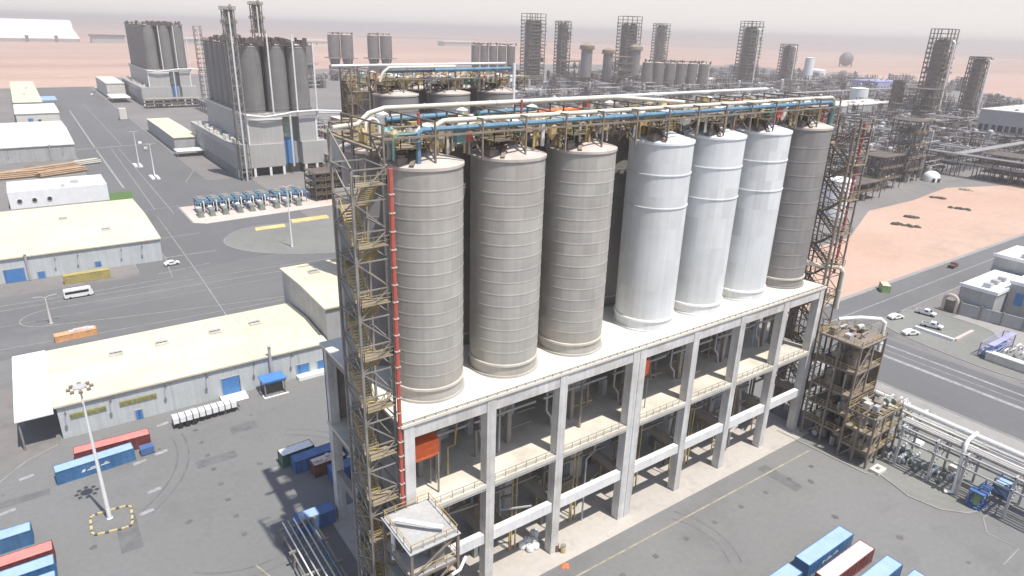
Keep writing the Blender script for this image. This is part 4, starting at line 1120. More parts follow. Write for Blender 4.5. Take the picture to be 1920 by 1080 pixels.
b = MB(); b.box(-3.4, 3.4, -.9, .95, 0, .8); b.build('ledge', 'white', t); b = MB(); b.rail([(-3.3, -.8, .8), (-1, -.8, .8)], 1, 1.2, .06); b.build('rail', 'yrail', t)
t = thing('ramp', 'white concrete ramp in front of the large blue door', 'ramp', (-4, 74.6, .07))
b = MB(); b.add([(-2.6, -2.2, 0), (2.6, -2.2, 0), (2.6, .9, 0), (-2.6, .9, 0), (-2.6, .9, .35), (2.6, .9, .35)], [(0, 1, 5, 4), (0, 4, 3), (1, 2, 5), (3, 4, 5, 2)]); b.build('slab', 'white', t)
b = MB(); b.box(-2.75, -2.6, -2.2, .9, 0, .4); b.box(2.6, 2.75, -2.2, .9, 0, .4); b.build('side_kerb', 'kerb', t)
t = thing('canopy', 'white flat canopy on posts at the left end of the near warehouse', 'canopy', (-37.6, 88, .07))
o = (-37.6, 88, .07)
b = MB(o); b.box(-41.4, -35.5, 74.6, 104.5, 6.6, 6.95); b.box(-41.5, -35.5, 74.5, 104.6, 6.3, 6.6); b.build('roof', 'white', t)
for y in (75, 84, 94, 104):
    b = MB(o); b.bar((-41, y, .07), (-41, y, 6.3), .3); b.build('post', 'steel', t)
t = warehouse('taller pale block joined to the right end of the near warehouse', 18.2, 42, 76.6, 108, 15.2, .5, 'wallg', 'roofc', name='hall', cat='hall', vents=[(24, 100)])
warehouse('large pale warehouse with cream roof across the road on the left', -110, -.4, 178.8, 241, 7.8, 1.2, 'wall', 'roofc',
          doors=[(-43.3, -38.2, .1, 4.2, 'doorb'), (-35.1, -33.3, .1, 2.2, 'doorb'), (-19.8, -18.2, 1.2, 2.8, 'doorb')], pipes_=[(-37.2, 8.3)], lamps=[(-30, 6), (-24, 6), (-12, 6), (-6, 6)], vents=[(-25, 215), (-60, 215), (-14, 195)])
def white_house():
    o = (-23, 278.5, .07)
    t = thing('white_building', 'small white flat roofed building with three round dark openings', 'building', o)
    x0, x1, y0, y1, h = -41, -5.2, 278.6, 302, 6.4
    b = MB(o); b.box(x0, x1, y0, y1, .07, h)
    b.box(x0, x1, y0, y0 + .4, h, h + .8); b.box(x0, x1, y1 - .4, y1, h, h + .8); b.box(x0, x0 + .4, y0 + .4, y1 - .4, h, h + .8); b.box(x1 - .4, x1, y0 + .4, y1 - .4, h, h + .8)
    b.build('wall', 'white', t)
    for x in (-37.5, -32.3, -27):
        b = MB(o); b.tube([(x, y0 - .25, 3.2), (x, y0 - .01, 3.2)], 1.0, 16); f = b.build('round_window', 'offw', t)
        b = MB(o); b.tube([(x, y0 - .3, 3.2), (x, y0 - .24, 3.2)], .8, 16); b.build('pane', 'dark', f)
    b = MB(o); b.box(-34, -28, 284, 290, h + .02, h + 1.7); b.build('roof_hut', 'white', t)
    b = MB(o); b.box(-18, -15, 290, 293, h + .02, h + 1.2); b.box(-22, -20.5, 284, 286, h + .02, h + 1); b.build('roof_unit', 'grey_pipe', t)
    b = MB(o); b.box(-14, -6, 286, 299, h + .01, h + .1); b.build('roof_mat', 'offw', t)
white_house()
warehouse('long grey walled hall with pale roof beyond the pipe stacks', -60, -9.3, 391, 500, 8.6, 2.2, 'wallg', 'offw', parapet=.5, pipes_=[(-21, 8.8)], lamps=[(-40, 7), (-15, 7)], name='hall', cat='hall')
warehouse('low cream roofed building at the far left beside the blue canopy', -34, -14.5, 634, 860, 8.5, .8, 'offw', 'roofc', name='hall', cat='hall', vents=[(-25, 700), (-22, 760)])
warehouse('low white annex in front of the far cream roofed building', -34, -7, 560, 628, 7.6, .5, 'offw', 'white', name='hall', cat='hall', doors=[(-27, -24, .1, 4, 'doorb'), (-21, -19, .1, 3, 'glass')])
def open_canopy(lab, x0, x1, y0, y1, h, m):
    o = ((x0 + x1) / 2, (y0 + y1) / 2, .08)
    t = thing('canopy', lab, 'canopy', o)
    b = MB(o); b.box(x0, x1, y0, y1, h, h + .4); b.box(x0 - .15, x1 + .15, y0 - .15, y1 + .15, h + .4, h + .7); b.build('roof', m, t)
    for x in (x0 + .3, x1 - .3):
        for y in (y0 + .3, y1 - .3):
            b = MB(o); b.bar((x, y, .08), (x, y, h), .25); b.build('post', 'steel', t)
    return t
open_canopy('pale blue flat canopy beside the far avenue', -17, -3, 652, 690, 7.2, 'c_bluroof')
t = open_canopy('small booth canopy with blue roof before the near warehouse', 1.4, 6.2, 70.6, 74.2, 3.0, 'doorb')
t = thing('booth_enclosure', 'dark open machine enclosure under the small blue canopy', 'enclosure', (3.8, 72.6, .07))
b = MB(); b.box(-1.9, 1.9, -.9, .9, 0, 2.2); b.build('case', 'dsteel', t); b = MB(); b.box(-2.6, 2.6, -2.6, -2.2, 0, .12); b.box(-2.6, -2.4, -2.2, 1.4, 0, .12); b.build('kerb', 'white', t)
warehouse('low pale roofed building beside the second silo block', 42.4, 56, 392, 490, 8.6, .3, 'wallg', 'roofc', name='hall', cat='hall')
open_canopy('white flat canopy in front of the low pale roofed building', 40, 56, 372, 383, 2.8, 'white')
open_canopy('white canopy in front of the farthest silo block', 42, 58, 690, 730, 4, 'white')
warehouse('small pale building beside the farthest silo block', 44, 60, 740, 840, 14, .4, 'offw', 'offw', name='hall', cat='hall')
t = thing('white_hall', 'huge white hall on the horizon at the far left', 'hall', (0, 2640, .05))
b = MB(); b.box(-420, 165, -60, 260, 0, 9); b.build('wall', 'white', t)
b = MB(); b.prism([(-64, 9), (-52, 40), (-34, 58), (0, 63), (200, 63), (240, 56), (264, 9)], -424, 150)
b.v = [(z_ + (15 if z_ > 0 and yv < 10 else 0), xv, yv) for xv, yv, z_ in b.v]; b.build('roof', 'white', t)

# ================================================================== SECOND BLOCK BEHIND THE MAIN ONE
random.seed(21)
frame_building('second', 'concrete frame of the second silo block, behind the main block', 36, 82, [0, 14.2, 28.6, 43.0], [0, 26], 31.6)
s2 = make_silo('storage_silo', 'grey silo with dusty roof at the left of the second block', 5.4, 28.9, 'silo_d', 'silo_roof_g', [3 + 3.7 * k for k in range(7)], group='silos of the second block', ribw=.04)
s2.location = (43.6, 89, 31.6)
copy_tree(s2, (58.1, 89, 31.6), 1, 'grey silo with dusty roof in the middle of the second block')
copy_tree(s2, (72.8, 89, 31.6), 2, 'grey dusty roofed silo of the second block beside the white riser')
for k, x in enumerate((43.6, 58.1, 72.8)): copy_tree(s2, (x, 103, 31.6), k + 3., 'grey silo in the rear of the second block, hidden below its pipes')
topside(0, 0, 37, 79, (89, 103), 60.5, 'steel walkway structure over the second block silo tops', 6, (43.6, 58.1, 72.8))
i = 0
for yy in (89, 103):
    for x in (43.6, 58.1, 72.8):
        f = copy_tree(f0, (x + 1, yy + 1, 62), i * 1.1, 'ochre dust filter with white cap on the second silo block', group='dust filters on the second block'); i += 1
pipe('pale pipe along the top of the second silo block', [(27, 86, 67.0), (60, 86, 67.3), (73, 86, 67.4)], .3, 'silver')
pipe('blue duct along the top of the second silo block', [(52, 85, 66.0), (74, 85, 66.2)], .42, 'blue')
pipe('grey blue duct farther left on the second silo block', [(40, 87, 65.6), (55, 87, 65.8)], .32, 'blue')
pipe('cream pipe curving along the second silo block', [(38, 85.5, 63.5), (39, 85.5, 65.6), (40.5, 85.5, 66.6), (58, 85.5, 66.7)], .35, 'cream')
pipe('white riser pipe at the right end of the second silo block', [(74.5, 84, 67.5), (74.5, 84, 30)], .38, 'white')
stair_tower('ochre lattice stair tower at the left end of the second silo block', 30.5, 84, 4.2, 6, 66.5, 'brown', 'ochre')

# ================================================================== FAR SILO BLOCKS
def far_block(lab, ox, oy, zt=64.3, D=108):
    """concrete base on pillars with stepped gables; silos stand on it as things of their own"""
    t = thing('silo_base_building', lab, 'building', (ox, oy, .05))
    b = MB(); b.box(0, 24.6, 0, D + 12, 4.6, 16.4); b.box(34.2, 48, 0, D, 4.6, 16.4); b.box(24.6, 34.2, 5, D, 4.6, 16.4)
    b.build('lower_wall', 'wallf', t)
    b = MB(); b.box(7, 25.2, 1.2, D - 6, 16.402, 29.6); b.box(33.8, 43.4, 1.2, D - 6, 16.402, 29.6); b.box(25.2, 33.8, 7, D - 6, 16.402, 29.6); b.build('upper_wall', 'wallf', t)
    b = MB(); b.box(6.4, 44, .9, D - 5.4, 29.605, 31.55); b.build('silo_deck', 'wallf', t)
    b = MB()
    for xa, xb in ((7.01, 25.2), (33.8, 43.4)):
        b.box(xa, xb, .95, 1.18, 28.4, 29.6); 
    b.box(7, 7.8, .95, 1.18, 16.5, 28.4); b.box(42.6, 43.4, .95, 1.18, 16.5, 28.4)
    b.build('gable_trim', 'white', t)
    for k in range(26):
        b = MB(); y = 1 + k * (D - 3) / 25
        b.box(.2, 1.2, y, y + 1.0, 0, 4.6); b.box(-.35, -.003, y, y + .8, 4.6, 13.4); b.build('pillar', 'wallg', t)
    for x in (.3, 8, 16, 23, 35, 41, 46.6):
        b = MB(); b.box(x, x + 1.2, .1, 1.0, 0, 4.6); b.build('front_pillar', 'white', t)
    b = MB(); b.box(2, 46, 4, D - 2, 0, 4.5); b.build('shade_fill', 'dark', t)  # near-black box stands in for the shade of the open pillar storey
    for k in range(30):
        b = MB(); y = random.uniform(3, D - 4); x = random.uniform(.8, 4.5); b.box(x, x + 1.6, y, y + 2.2, 16.41, 16.4 + random.uniform(.8, 2.6))
        b.build('roof_unit', 'offw', t)
    b = MB(); b.box(26.5, 31.5, 4.7, 4.95, 4.8, 18.5); b.build('blue_panel', 'doorb', t)
    b = MB(); b.box(26.5, 31.5, 4.7, 4.95, 18.6, 28.5); b.build('green_panel', 'green', t)
    b = MB()
    for x in (6.4, 14, 44.5): b.bar((x, .5, 31.5), (x, D - 6, 31.5), .5)
    for x in (21, 33.5, 43.9): b.bar((x, .6, 31.6), (x, .6, 70 if x < 40 else 66), .7)
    b.build('corner_pipe', 'silver', t)
    b = MB(); b.tube([(7, -.3, 31.3), (16, -.6, 30.2), (26, -.6, 31.2), (30, -.6, 32), (43, -.6, 32.4), (60, 2, 31)], .55, 8)
    b.tube([(28.8, -.6, 31), (28.8, -.6, 4)], .55, 8); b.tube([(44, 2, 31), (80, 6, 29)], .5, 8); b.build('front_pipe', 'silver', t, True)
    random.seed(int(ox))
    b = MB(); b.box(8, 42.5, 3, D - 10, zt, zt + .4)
    b.rail([(8, 3, zt + .4), (42.5, 3, zt + .4), (42.5, D - 10, zt + .4), (8, D - 10, zt + .4), (8, 3, zt + .4)], 1.3, 4, .18)
    for k in range(130):
        x = random.uniform(8, 42); y = random.uniform(3, D - 12) if k > 50 else random.uniform(3, 12); hh = random.uniform(.8, 3.6)
        b.box(x, x + random.uniform(.4, 2), y, y + random.uniform(.4, 3), zt + .4, zt + .4 + hh)
    b.build('roof_plant', 'haze_steel', t)
    return t
def far_block_full(labB, ox, oy, silo, sl, grp, zs, D, ns):
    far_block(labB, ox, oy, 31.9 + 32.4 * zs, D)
    first = silo
    lab1, lab2, lab3 = sl[:3]
    spots = []
    for k in range(ns): spots.append((13.6, 8.6 + 12 * k, lab1))
    spots += [(26.1, 8.6, lab2), (37.4, 8.6, lab3)]
    for k in range(1, ns): spots.append((37.4, 8.6 + 12 * k, sl[3]))
    for i, (x, y, lb) in enumerate(spots):
        if first is None:
            first = make_silo('storage_silo', lb, 5.6, 32.4, 'far_silo', 'silo_roof_g', [4 + 4 * k for k in range(7)], False, 24, grp, ribw=.05, lipm='far_silo'); s = first
        else: s = copy_tree(first, label=lb, group=grp)
        s.location = (ox + x, oy + y, 31.6); s.rotation_euler = (0, 0, i); s.scale = (1, 1, zs)
    return first
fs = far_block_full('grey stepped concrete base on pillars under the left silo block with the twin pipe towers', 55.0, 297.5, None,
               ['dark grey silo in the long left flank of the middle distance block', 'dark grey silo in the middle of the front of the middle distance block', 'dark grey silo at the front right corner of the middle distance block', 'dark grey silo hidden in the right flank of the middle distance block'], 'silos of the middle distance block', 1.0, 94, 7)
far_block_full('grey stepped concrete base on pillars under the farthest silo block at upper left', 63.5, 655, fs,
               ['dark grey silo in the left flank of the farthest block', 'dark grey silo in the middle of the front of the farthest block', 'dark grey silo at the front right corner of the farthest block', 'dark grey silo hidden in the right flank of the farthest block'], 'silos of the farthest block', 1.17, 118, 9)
def lattice_mast(lab, x, y, wd, dp, h, m, head=0, kids_=True):
    t = thing('lattice_tower', lab, 'tower', (x, y, .05))
    b = MB(); lattice(b, 0, wd, 0, dp, 0, h, 4.2, .38, .22, 'ws'); b.build('lattice_frame', m, t)
    for k in range(int(h / 4.2)):
        if head and k * 4.2 < h - head:
            if k % 2: continue
        b = MB(); b.box(.1, wd - .1, .1, dp - .1, 3.8 + 4.2 * k, 4.0 + 4.2 * k); b.build('platform', m, t)
    if head:
        b = MB()
        for z in (h - head, h - head / 2, h): 
            b.box(-.8, wd + .8, -.8, dp + .8, z - .15, z + .1)
            b.rail([(-.7, -.7, z), (wd + .7, -.7, z), (wd + .7, dp + .7, z), (-.7, dp + .7, z), (-.7, -.7, z)], 1.3, 1.6, .16)
        b.lathe(wd * .3, dp * .4, [(.8, h - head), (1.3, h - head + 1), (1.3, h - 1), (.6, h + 1)], 10); b.lathe(wd * .8, dp * .5, [(.7, h - head), (.9, h - head + 1), (.9, h + 1), (.4, h + 2.4)], 10)
        b.build('head', m, t)
    b = MB(); b.tube([(wd * .45, -.5, 0), (wd * .45, -.5, h - 1)], .42, 8); b.tube([(wd + .5, dp * .5, 0), (wd + .5, dp * .5, h - 3)], .3, 8); b.build('riser', 'silver', t, True)
    return t
lattice_mast('dark lattice pipe tower rising in front of the middle distance silo block, left of two', 55.4, 291, 4.6, 4.6, 80.5, 'steel', 12)
lattice_mast('pipe tower behind the first one on the middle distance silo block', 79.5, 330, 4.8, 4.8, 84, 'brown', 14)
lattice_mast('thin brown lattice tower at the right of the farthest silo block', 115.5, 655, 6, 6, 70, 'haze_steel', 0)

# pump pad equipment: blue air cooler modules and horizontal vessels
process_frame('tall brown pipe structure behind the white domed cabin', 372, 390, 116, 130, [7, 14, 21, 28, 34], 'haze_steel', 'haze_steel', 3, 2, eq=12, seed=41)
process_frame('dark brown equipment structure left of the white domed cabin', 334, 356, 112, 126, [6, 12, 18], 'haze_steel', 'haze_steel', 3, 2, eq=14, seed=42)
process_frame('low dark equipment structure at the plant edge nearest the right lattice tower', 292, 320, 104, 118, [5, 9], 'haze_steel', 'haze_steel', 4, 2, eq=14, seed=43)
process_frame('dark pipe structure under the rear rack at the right edge', 426, 446, 60, 100, [5, 10, 15], 'haze_steel', 'haze_steel', 3, 5, eq=14, seed=44)
process_frame('brown structure at the foot of the largest lattice tower', 690, 712, 250, 280, [8, 16, 24, 32], 'haze_steel', 'haze_steel', 3, 3, eq=14, seed=45)
process_frame('brown structure between the capped vessels and the dark wide tower', 640, 676, 640, 664, [9, 18, 27, 36, 44], 'haze_steel', 'haze_steel', 4, 2, eq=14, seed=46)
process_frame('brown structure below the second tall tower at upper centre', 600, 640, 690, 716, [9, 18, 27, 36], 'haze_steel', 'haze_steel', 4, 2, eq=14, seed=47)
c0 = None
for k in range(9):
    x = 22.5 + k * 5.0 + (1.4 if k > 5 else 0)
    lab = 'blue raised air cooler module in the row on the pink pad'
    if c0 is None:
        c0 = thing('air_cooler', lab, 'cooler', group='air coolers on the pink pad'); q = c0
        b = MB(); b.box(0, 4.4, 0, 8, 4.4, 5.6); b.build('fan_box', 'blue', c0)
        b = MB(); b.lathe(2.2, 2.2, [(1.7, 5.6), (1.7, 6.0), (1.5, 6.0)], 14); b.lathe(2.2, 5.8, [(1.7, 5.6), (1.7, 6.0), (1.5, 6.0)], 14); b.build('fan_ring', 'steel', c0, True)
        for xx in (.15, 4.25):
            for yy in (.15, 7.85):
                b = MB(); b.bar((xx, yy, 0), (xx, yy, 4.4), .3); b.build('leg', 'doorb', c0)
        b = MB(); b.tube([(2.2, -.6, .8), (2.2, -.6, 5.0), (2.2, .1, 5.2)], .24, 6); b.tube([(1, -.5, .8), (1, -.5, 4.6)], .16, 6); b.build('header_pipe', 'white', c0, True)
        b = MB(); b.box(.2, 4.2, .5, 7.5, 2.2, 2.5); b.tube([(.2, 3, 3.2), (4.2, 3, 3.2)], .25, 6); b.build('pipe_deck', 'steel', c0)
    else: q = copy_tree(c0)
    q.location = (x, 234, .12)
c0 = None
for k in range(9):
    x = (22.3, 26.8, 32.0, 37.8, 42.8, 46.9, 53.3, 57.8, 62.7)[k]
    lab = 'grey green pump unit with pale hood in the row along the pink pad'
    if c0 is None:
        c0 = thing('pump_unit', lab, 'pump unit', group='pump units on the pink pad'); q = c0
        b = MB(); b.box(-1.2, 1.2, -2.6, 2.6, 0, .5); b.box(-1.0, 1.0, -2.4, -.4, .5, 1.5); b.build('base', 'gvessel', c0)
        b = MB(); b.hcyl((0, -2.2, 1.9), (0, 2.4, 2.4), .95, 12); b.build('vessel', 'gvessel', c0, True)
        b = MB(); b.lathe(0, 2.0, [(1.0, 2.4), (1.0, 3.1), (.5, 3.6)], 12); b.build('hood', 'offw', c0, True)
    else: q = copy_tree(c0)
    q.location = (x, 230.5, .12)
process_frame('brown pipe frame at the right end of the pink pad', 72, 96, 232, 246, [3.2, 6.4, 9.6, 12.5], 'haze_steel', 'haze_steel', 5, 2, seed=31)
process_frame('low grey pipe frame before the farthest silo block', 62, 110, 632, 644, [4, 8], 'haze_steel', 'haze_pipe', 6, 1, seed=33)

# ================================================================== DISTANT PROCESS PLANT
def process_tower(lab, x, y, wd, dp, h, ves=1, open_top=0, riser=True):
    t = thing('process_tower', lab, 'tower', (x, y, .05), 0)
    b = MB(); hc = h - open_top
    nx = 3; st = 4.6
    for i in range(nx + 1):
        for yy in (0, dp): b.bar((wd * i / nx, yy, 0), (wd * i / nx, yy, h), .8)
    z = 0; k = 0
    while z < h - .5:
        z2 = min(z + st, h)
        for yy in (0, dp): b.bar((0, yy, z2), (wd, yy, z2), .6)
        for xx in (0, wd): b.bar((xx, 0, z2), (xx, dp, z2), .6)
        if z2 <= hc + .1:
            q = k % 3
            b.bar((wd * q / 3, 0, z), (wd * (q + 1) / 3, 0, z2), .45); b.bar((0, 0, z2), (0, dp, z), .45); b.bar((0, 0, z), (0, dp, z2), .45)
        z = z2; k += 1
    b.build('frame', 'haze_steel', t)
    random.seed(int(x))
    z = st
    while z < hc + .5:
        b = MB(); xa, xb, ya_ = (-1.6 if random.random() < .45 else 0), wd + (1.8 if random.random() < .45 else 0), (-1.8 if random.random() < .45 else -.2)
        b.box(xa, xb, ya_, dp, z - .25, z + .2); b.build('platform', 'haze_steel', t)
        b = MB(); b.rail([(xa, dp, z), (xa, ya_, z), (xb, ya_, z), (xb, dp, z)], 1.4, 2.2, .22); b.build('handrail', 'brown', t)
        z += st
    for v in range(ves):
        cx = wd * (v + .5) / ves; rr = min(wd / ves, dp) * .45
        b = MB(); b.lathe(cx, dp * .5, [(rr, 0), (rr, hc * .93), (rr * .6, hc * .97), (.2, hc * .985)], 14); b.build('vessel', 'haze_vessel', t, True)
    for k in range(min(96, int(h * 1.5))):
        z = random.uniform(2, hc - 6); xx = random.uniform(.5, wd - 2); yy = random.uniform(.2, dp * .7)
        b = MB(); m_ = random.choice(('haze_steel', 'haze_steel', 'haze_vessel', 'brown'))
        if random.random() < .6: b.box(xx, xx + random.uniform(1.5, 4.5), yy, yy + 2.5, z, z + random.uniform(1.2, 3.6)); b.build('equipment_box', m_, t)
        else: b.tube([(xx, yy - .4, z), (xx, yy - .4, min(hc, z + random.uniform(6, 20)))], .42, 6); b.build('upright_pipe', random.choice((m_, 'haze_pipe')), t)
    if riser:
        b = MB(); b.tube([(wd * .62, -2.6, 0), (wd * .62, -2.6, hc * .94), (wd * .62, .4, hc * .97)], 1.05, 8); b.build('riser', 'silver', t, True)
    return t
process_tower('dark lattice process tower with hollow top, leftmost of the tall ones', 573, 748, 28, 20, 97, 2, 6, False)
process_tower('brownish slimmer tower right of the leftmost tall tower', 626, 742, 17, 15, 87, 1, 0, False)
process_tower('dark wide tower with hollow top behind the pair of capped vessels', 683, 668, 28, 19, 97, 2, 8, False)
process_tower('brown slim tower right of the capped vessels', 870, 780, 22, 17, 91, 1, 0, False)
process_tower('tall dark tower with long pale riser, just above the white silos', 836, 575, 25, 20, 95, 2, 6)
process_tower('shorter brown tower right of the tall tower with long pale riser', 955, 588, 19, 17, 64, 1)
process_tower('largest dark lattice tower at right with open frame on top', 715, 262, 22, 16, 87, 2, 8)
process_tower('shorter brown lattice tower at the far right beside the largest tower', 768, 246, 17, 13, 62, 1)
process_tower('stub grey vessel tower left of the largest tower at right', 690, 283, 8, 8, 38, 1, 0, False)
def capped_vessel(lab, x, y, r, h, leg=18):
    t = thing('capped_vessel', lab, 'vessel', (x, y, .05))
    b = MB(); b.lathe(0, 0, [(r * .4, leg - 5), (r, leg), (r, h - 8)], 20); b.build('shell', 'far_silo', t, True)
    b = MB(); b.lathe(0, 0, [(r * 1.25, h - 8), (r * 1.3, h - 7.5), (r * 1.3, h - 3), (r * .9, h - 1.5), (r * .3, h)], 16); b.build('cap_house', 'grating', t, True)
    for k in range(6):
        a = k * PI / 3; b = MB(); b.bar((r * .9 * math.cos(a), r * .9 * math.sin(a), 0), (r * .9 * math.cos(a), r * .9 * math.sin(a), leg + 2), 1.0); b.build('leg', 'haze_steel', t)
    b = MB(); b.rail([(r * 1.35 * math.cos(a * PI / 4), r * 1.35 * math.sin(a * PI / 4), h - 8) for a in range(9)], 1.6, 3, .25); b.build('rail', 'ochre', t)
    return t
capped_vessel('grey capped vessel between the first two pairs of towers', 600, 655, 7.5, 61); capped_vessel('grey vessel with mushroom cap in front of the dark wide tower', 702, 668, 8.4, 60); capped_vessel('slimmer capped vessel touching the mushroom capped one', 625, 640, 6.5, 56)
def silo_cluster(lab, x, y, n, r, h, leg, dirx, diry, grp, silolab, shm='haze_vessel'):
    t = thing('cluster_base', lab, 'concrete base', (x, y, .05))
    L = (n - 1) * r * 2.15
    b = MB(); P = [(-r * 1.3, -r * 1.3), (L * dirx + r * 1.3, L * diry - r * 1.3 if diry < 0 else -r * 1.3), (L * dirx + r * 1.3, L * diry + r * 1.3), (-r * 1.3, r * 1.3)]
    b.prism(P, leg - 1.2, leg); b.build('deck', 'cdark', t)
    for k in range(n):
        for s in (-1, 1):
            b = MB(); cx, cy = k * r * 2.15 * dirx, k * r * 2.15 * diry; b.box(cx - .6, cx + .6, cy + s * r - .6, cy + s * r + .6, 0, leg - 1.2); b.build('pillar', 'cdark', t)
    b = MB()
    for k in range(n):
        cx, cy = k * r * 2.15 * dirx, k * r * 2.15 * diry; b.lathe(cx, cy, [(r * .5, leg * .25), (r * .95, leg - 1.3)], 12)
    b.build('cone_base', 'haze_steel', t)
    b = MB(); b.bar((-r, 0, leg * .3), (L * dirx + r * dirx, L * diry + r * diry, leg * .3), r * 1.5, leg * .5); b.build('service_block', 'haze_steel', t)
    b = MB(); random.seed(int(x))
    for k in range(n * 7):
        q = random.uniform(-.3, n - .7) * r * 2.15; cx, cy = q * dirx + random.uniform(-r, r) * .8, q * diry + random.uniform(-r, r) * .8
        b.box(cx, cx + random.uniform(.6, 2.5), cy, cy + random.uniform(.6, 2.5), h + .2, h + random.uniform(1.5, 4.5))
    b.bar((-r, 0, h + 2.6), (L * dirx + r * dirx, L * diry, h + 2.6), .8); b.build('roof_plant', 'haze_steel', t)
    f = None
    for k in range(n):
        if f is None:
            f = make_silo('storage_silo', silolab, r, h - leg, shm, 'silo_roof_g', [5, 10], False, 20, grp, lipm=shm); s = f
        else: s = copy_tree(f)
        s.location = (x + k * r * 2.15 * dirx, y + k * r * 2.15 * diry, leg + .05)
d1 = (fw.y, -fw.x)
dl = math.hypot(*d1); dX, dY = d1[0] / dl, d1[1] / dl
silo_cluster('base under the row of grey silos at the upper centre', 562, 872, 5, 6.4, 51, 24, dX, dY, 'silos of the upper centre row', 'grey silo in the row left of the leftmost tall tower')
silo_cluster('base under the row of grey silos behind the white silos', 665, 605, 6, 7.0, 39, 6, dX, dY, 'silos of the row behind the white silos', 'grey silo in the row below the brown slim tower')
silo_cluster('base of the left distant silo pair at the upper left centre', 392, 1020, 2, 9.5, 60, 26, dX, dY, 'left distant silo pair', 'distant brown grey silo of the left pair')
silo_cluster('base of the right distant silo pair at the upper left centre', 452, 1005, 2, 9.5, 60, 26, dX, dY, 'right distant silo pair', 'distant brown grey silo of the right pair')
silo_cluster('base of the lone stub silo left of the distant pairs', 357, 1040, 1, 8, 44, 16, dX, dY, 'lone distant silo', 'short distant silo left of the two pairs')
def tank(lab, x, y, r, h, m, band=None):
    t = thing('storage_tank', lab, 'tank', (x, y, .05))
    b = MB(); b.lathe(0, 0, [(r, 0), (r, h)], 24); b.build('shell', m, t, True)
    b = MB(); b.lathe(0, 0, [(r + .2, h), (r + .2, h + .3), (r * .5, h + r * .12), (.3, h + r * .17)], 24); b.build('roof', 'white', t, True)
    if band:
        b = MB(); a0 = math.atan2(-62 - y, -30 - x) - .45
        vs = []; n = 6
        for k in range(n + 1):
            a = a0 + .75 * k / n
            vs += [((r + .15) * math.cos(a), (r + .15) * math.sin(a), h * .25), ((r + .15) * math.cos(a), (r + .15) * math.sin(a), h * .8)]
        b.add(vs, [(2 * k, 2 * k + 2, 2 * k + 3, 2 * k + 1) for k in range(n)]); b.build('marking', 'red', t)
tank('white storage tank with a red marking, upper right', 1204, 690, 17, 19, 'white', True)
tank('white slim tank beside the shorter brown tower', 985, 570, 7, 46, 'white'); tank('white cylinder right of the plant hall behind the main block', 742, 352, 9.5, 24, 'white')
t = thing('sphere_tank', 'round spherical tank on the horizon at upper right', 'tank', (1945, 1055, .05))
b = MB(); b.lathe(0, 0, [(19 * math.sin(PI * k / 12), 21 - 19 * math.cos(PI * k / 12)) for k in range(13)], 24, caps=False); b.build('sphere', 'haze_vessel', t, True)
for k in range(8):
    a = k * PI / 4; b = MB(); b.bar((17 * math.cos(a), 17 * math.sin(a), 0), (17 * math.cos(a), 17 * math.sin(a), 19), 1.2); b.build('leg', 'haze_steel', t)
def low_hall(lab, x, y, L, D, h, m, rz=0.0, rm='offw', blue=False):
    t = thing('plant_hall', lab, 'hall', (x, y, .05), rz)
    b = MB(); b.box(0, L, 0, D, 0, h); b.build('wall', m, t)
    b = MB(); b.box(-.4, L + .4, -.4, D + .4, h, h + .8)
    for k in range(4): b.box(L * (k + .3) / 4, L * (k + .3) / 4 + 2.5, D * .4, D * .4 + 2.5, h + .8, h + 2.4)
    b.build('roof', rm, t)
    b = MB()
    for k in range(max(2, int(L / 9))): b.box(2 + k * 9, 4.6 + k * 9, -.25, -.02, h * .45, h * .62); b.box(-.25, -.02, 3 + k * 9 % max(1, D - 6), 5.5 + k * 9 % max(1, D - 6), h * .45, h * .62)
    b.build('window', 'glass', t)
low_hall('grey plant hall with pale roof and dark windows at the far right', 580, 128, 90, 38, 27, 'wallg')
low_hall('white ended wing of the grey plant hall at the right edge', 586, 96, 60, 31, 27, 'white')
low_hall('long low grey hall behind the row of grey silos', 780, 610, 60, 30, 14, 'wallg')
low_hall('white box building beyond the row of grey silos', 820, 660, 40, 24, 30, 'white')
low_hall('faded violet roofed shed in the far plant at right', 1010, 470, 70, 40, 17, 'violet', rm='violet')
low_hall('grey block building behind the second silo block, left of its stair tower', 86, 215, 44, 34, 26, 'wallg')
low_hall('pale grey hall between the second block and the distant silo pairs', 118, 290, 60, 40, 24, 'wallg')
low_hall('long grey plant hall beyond the pale pipes above the right lattice tower', 620, 300, 110, 34, 14, 'wallg')

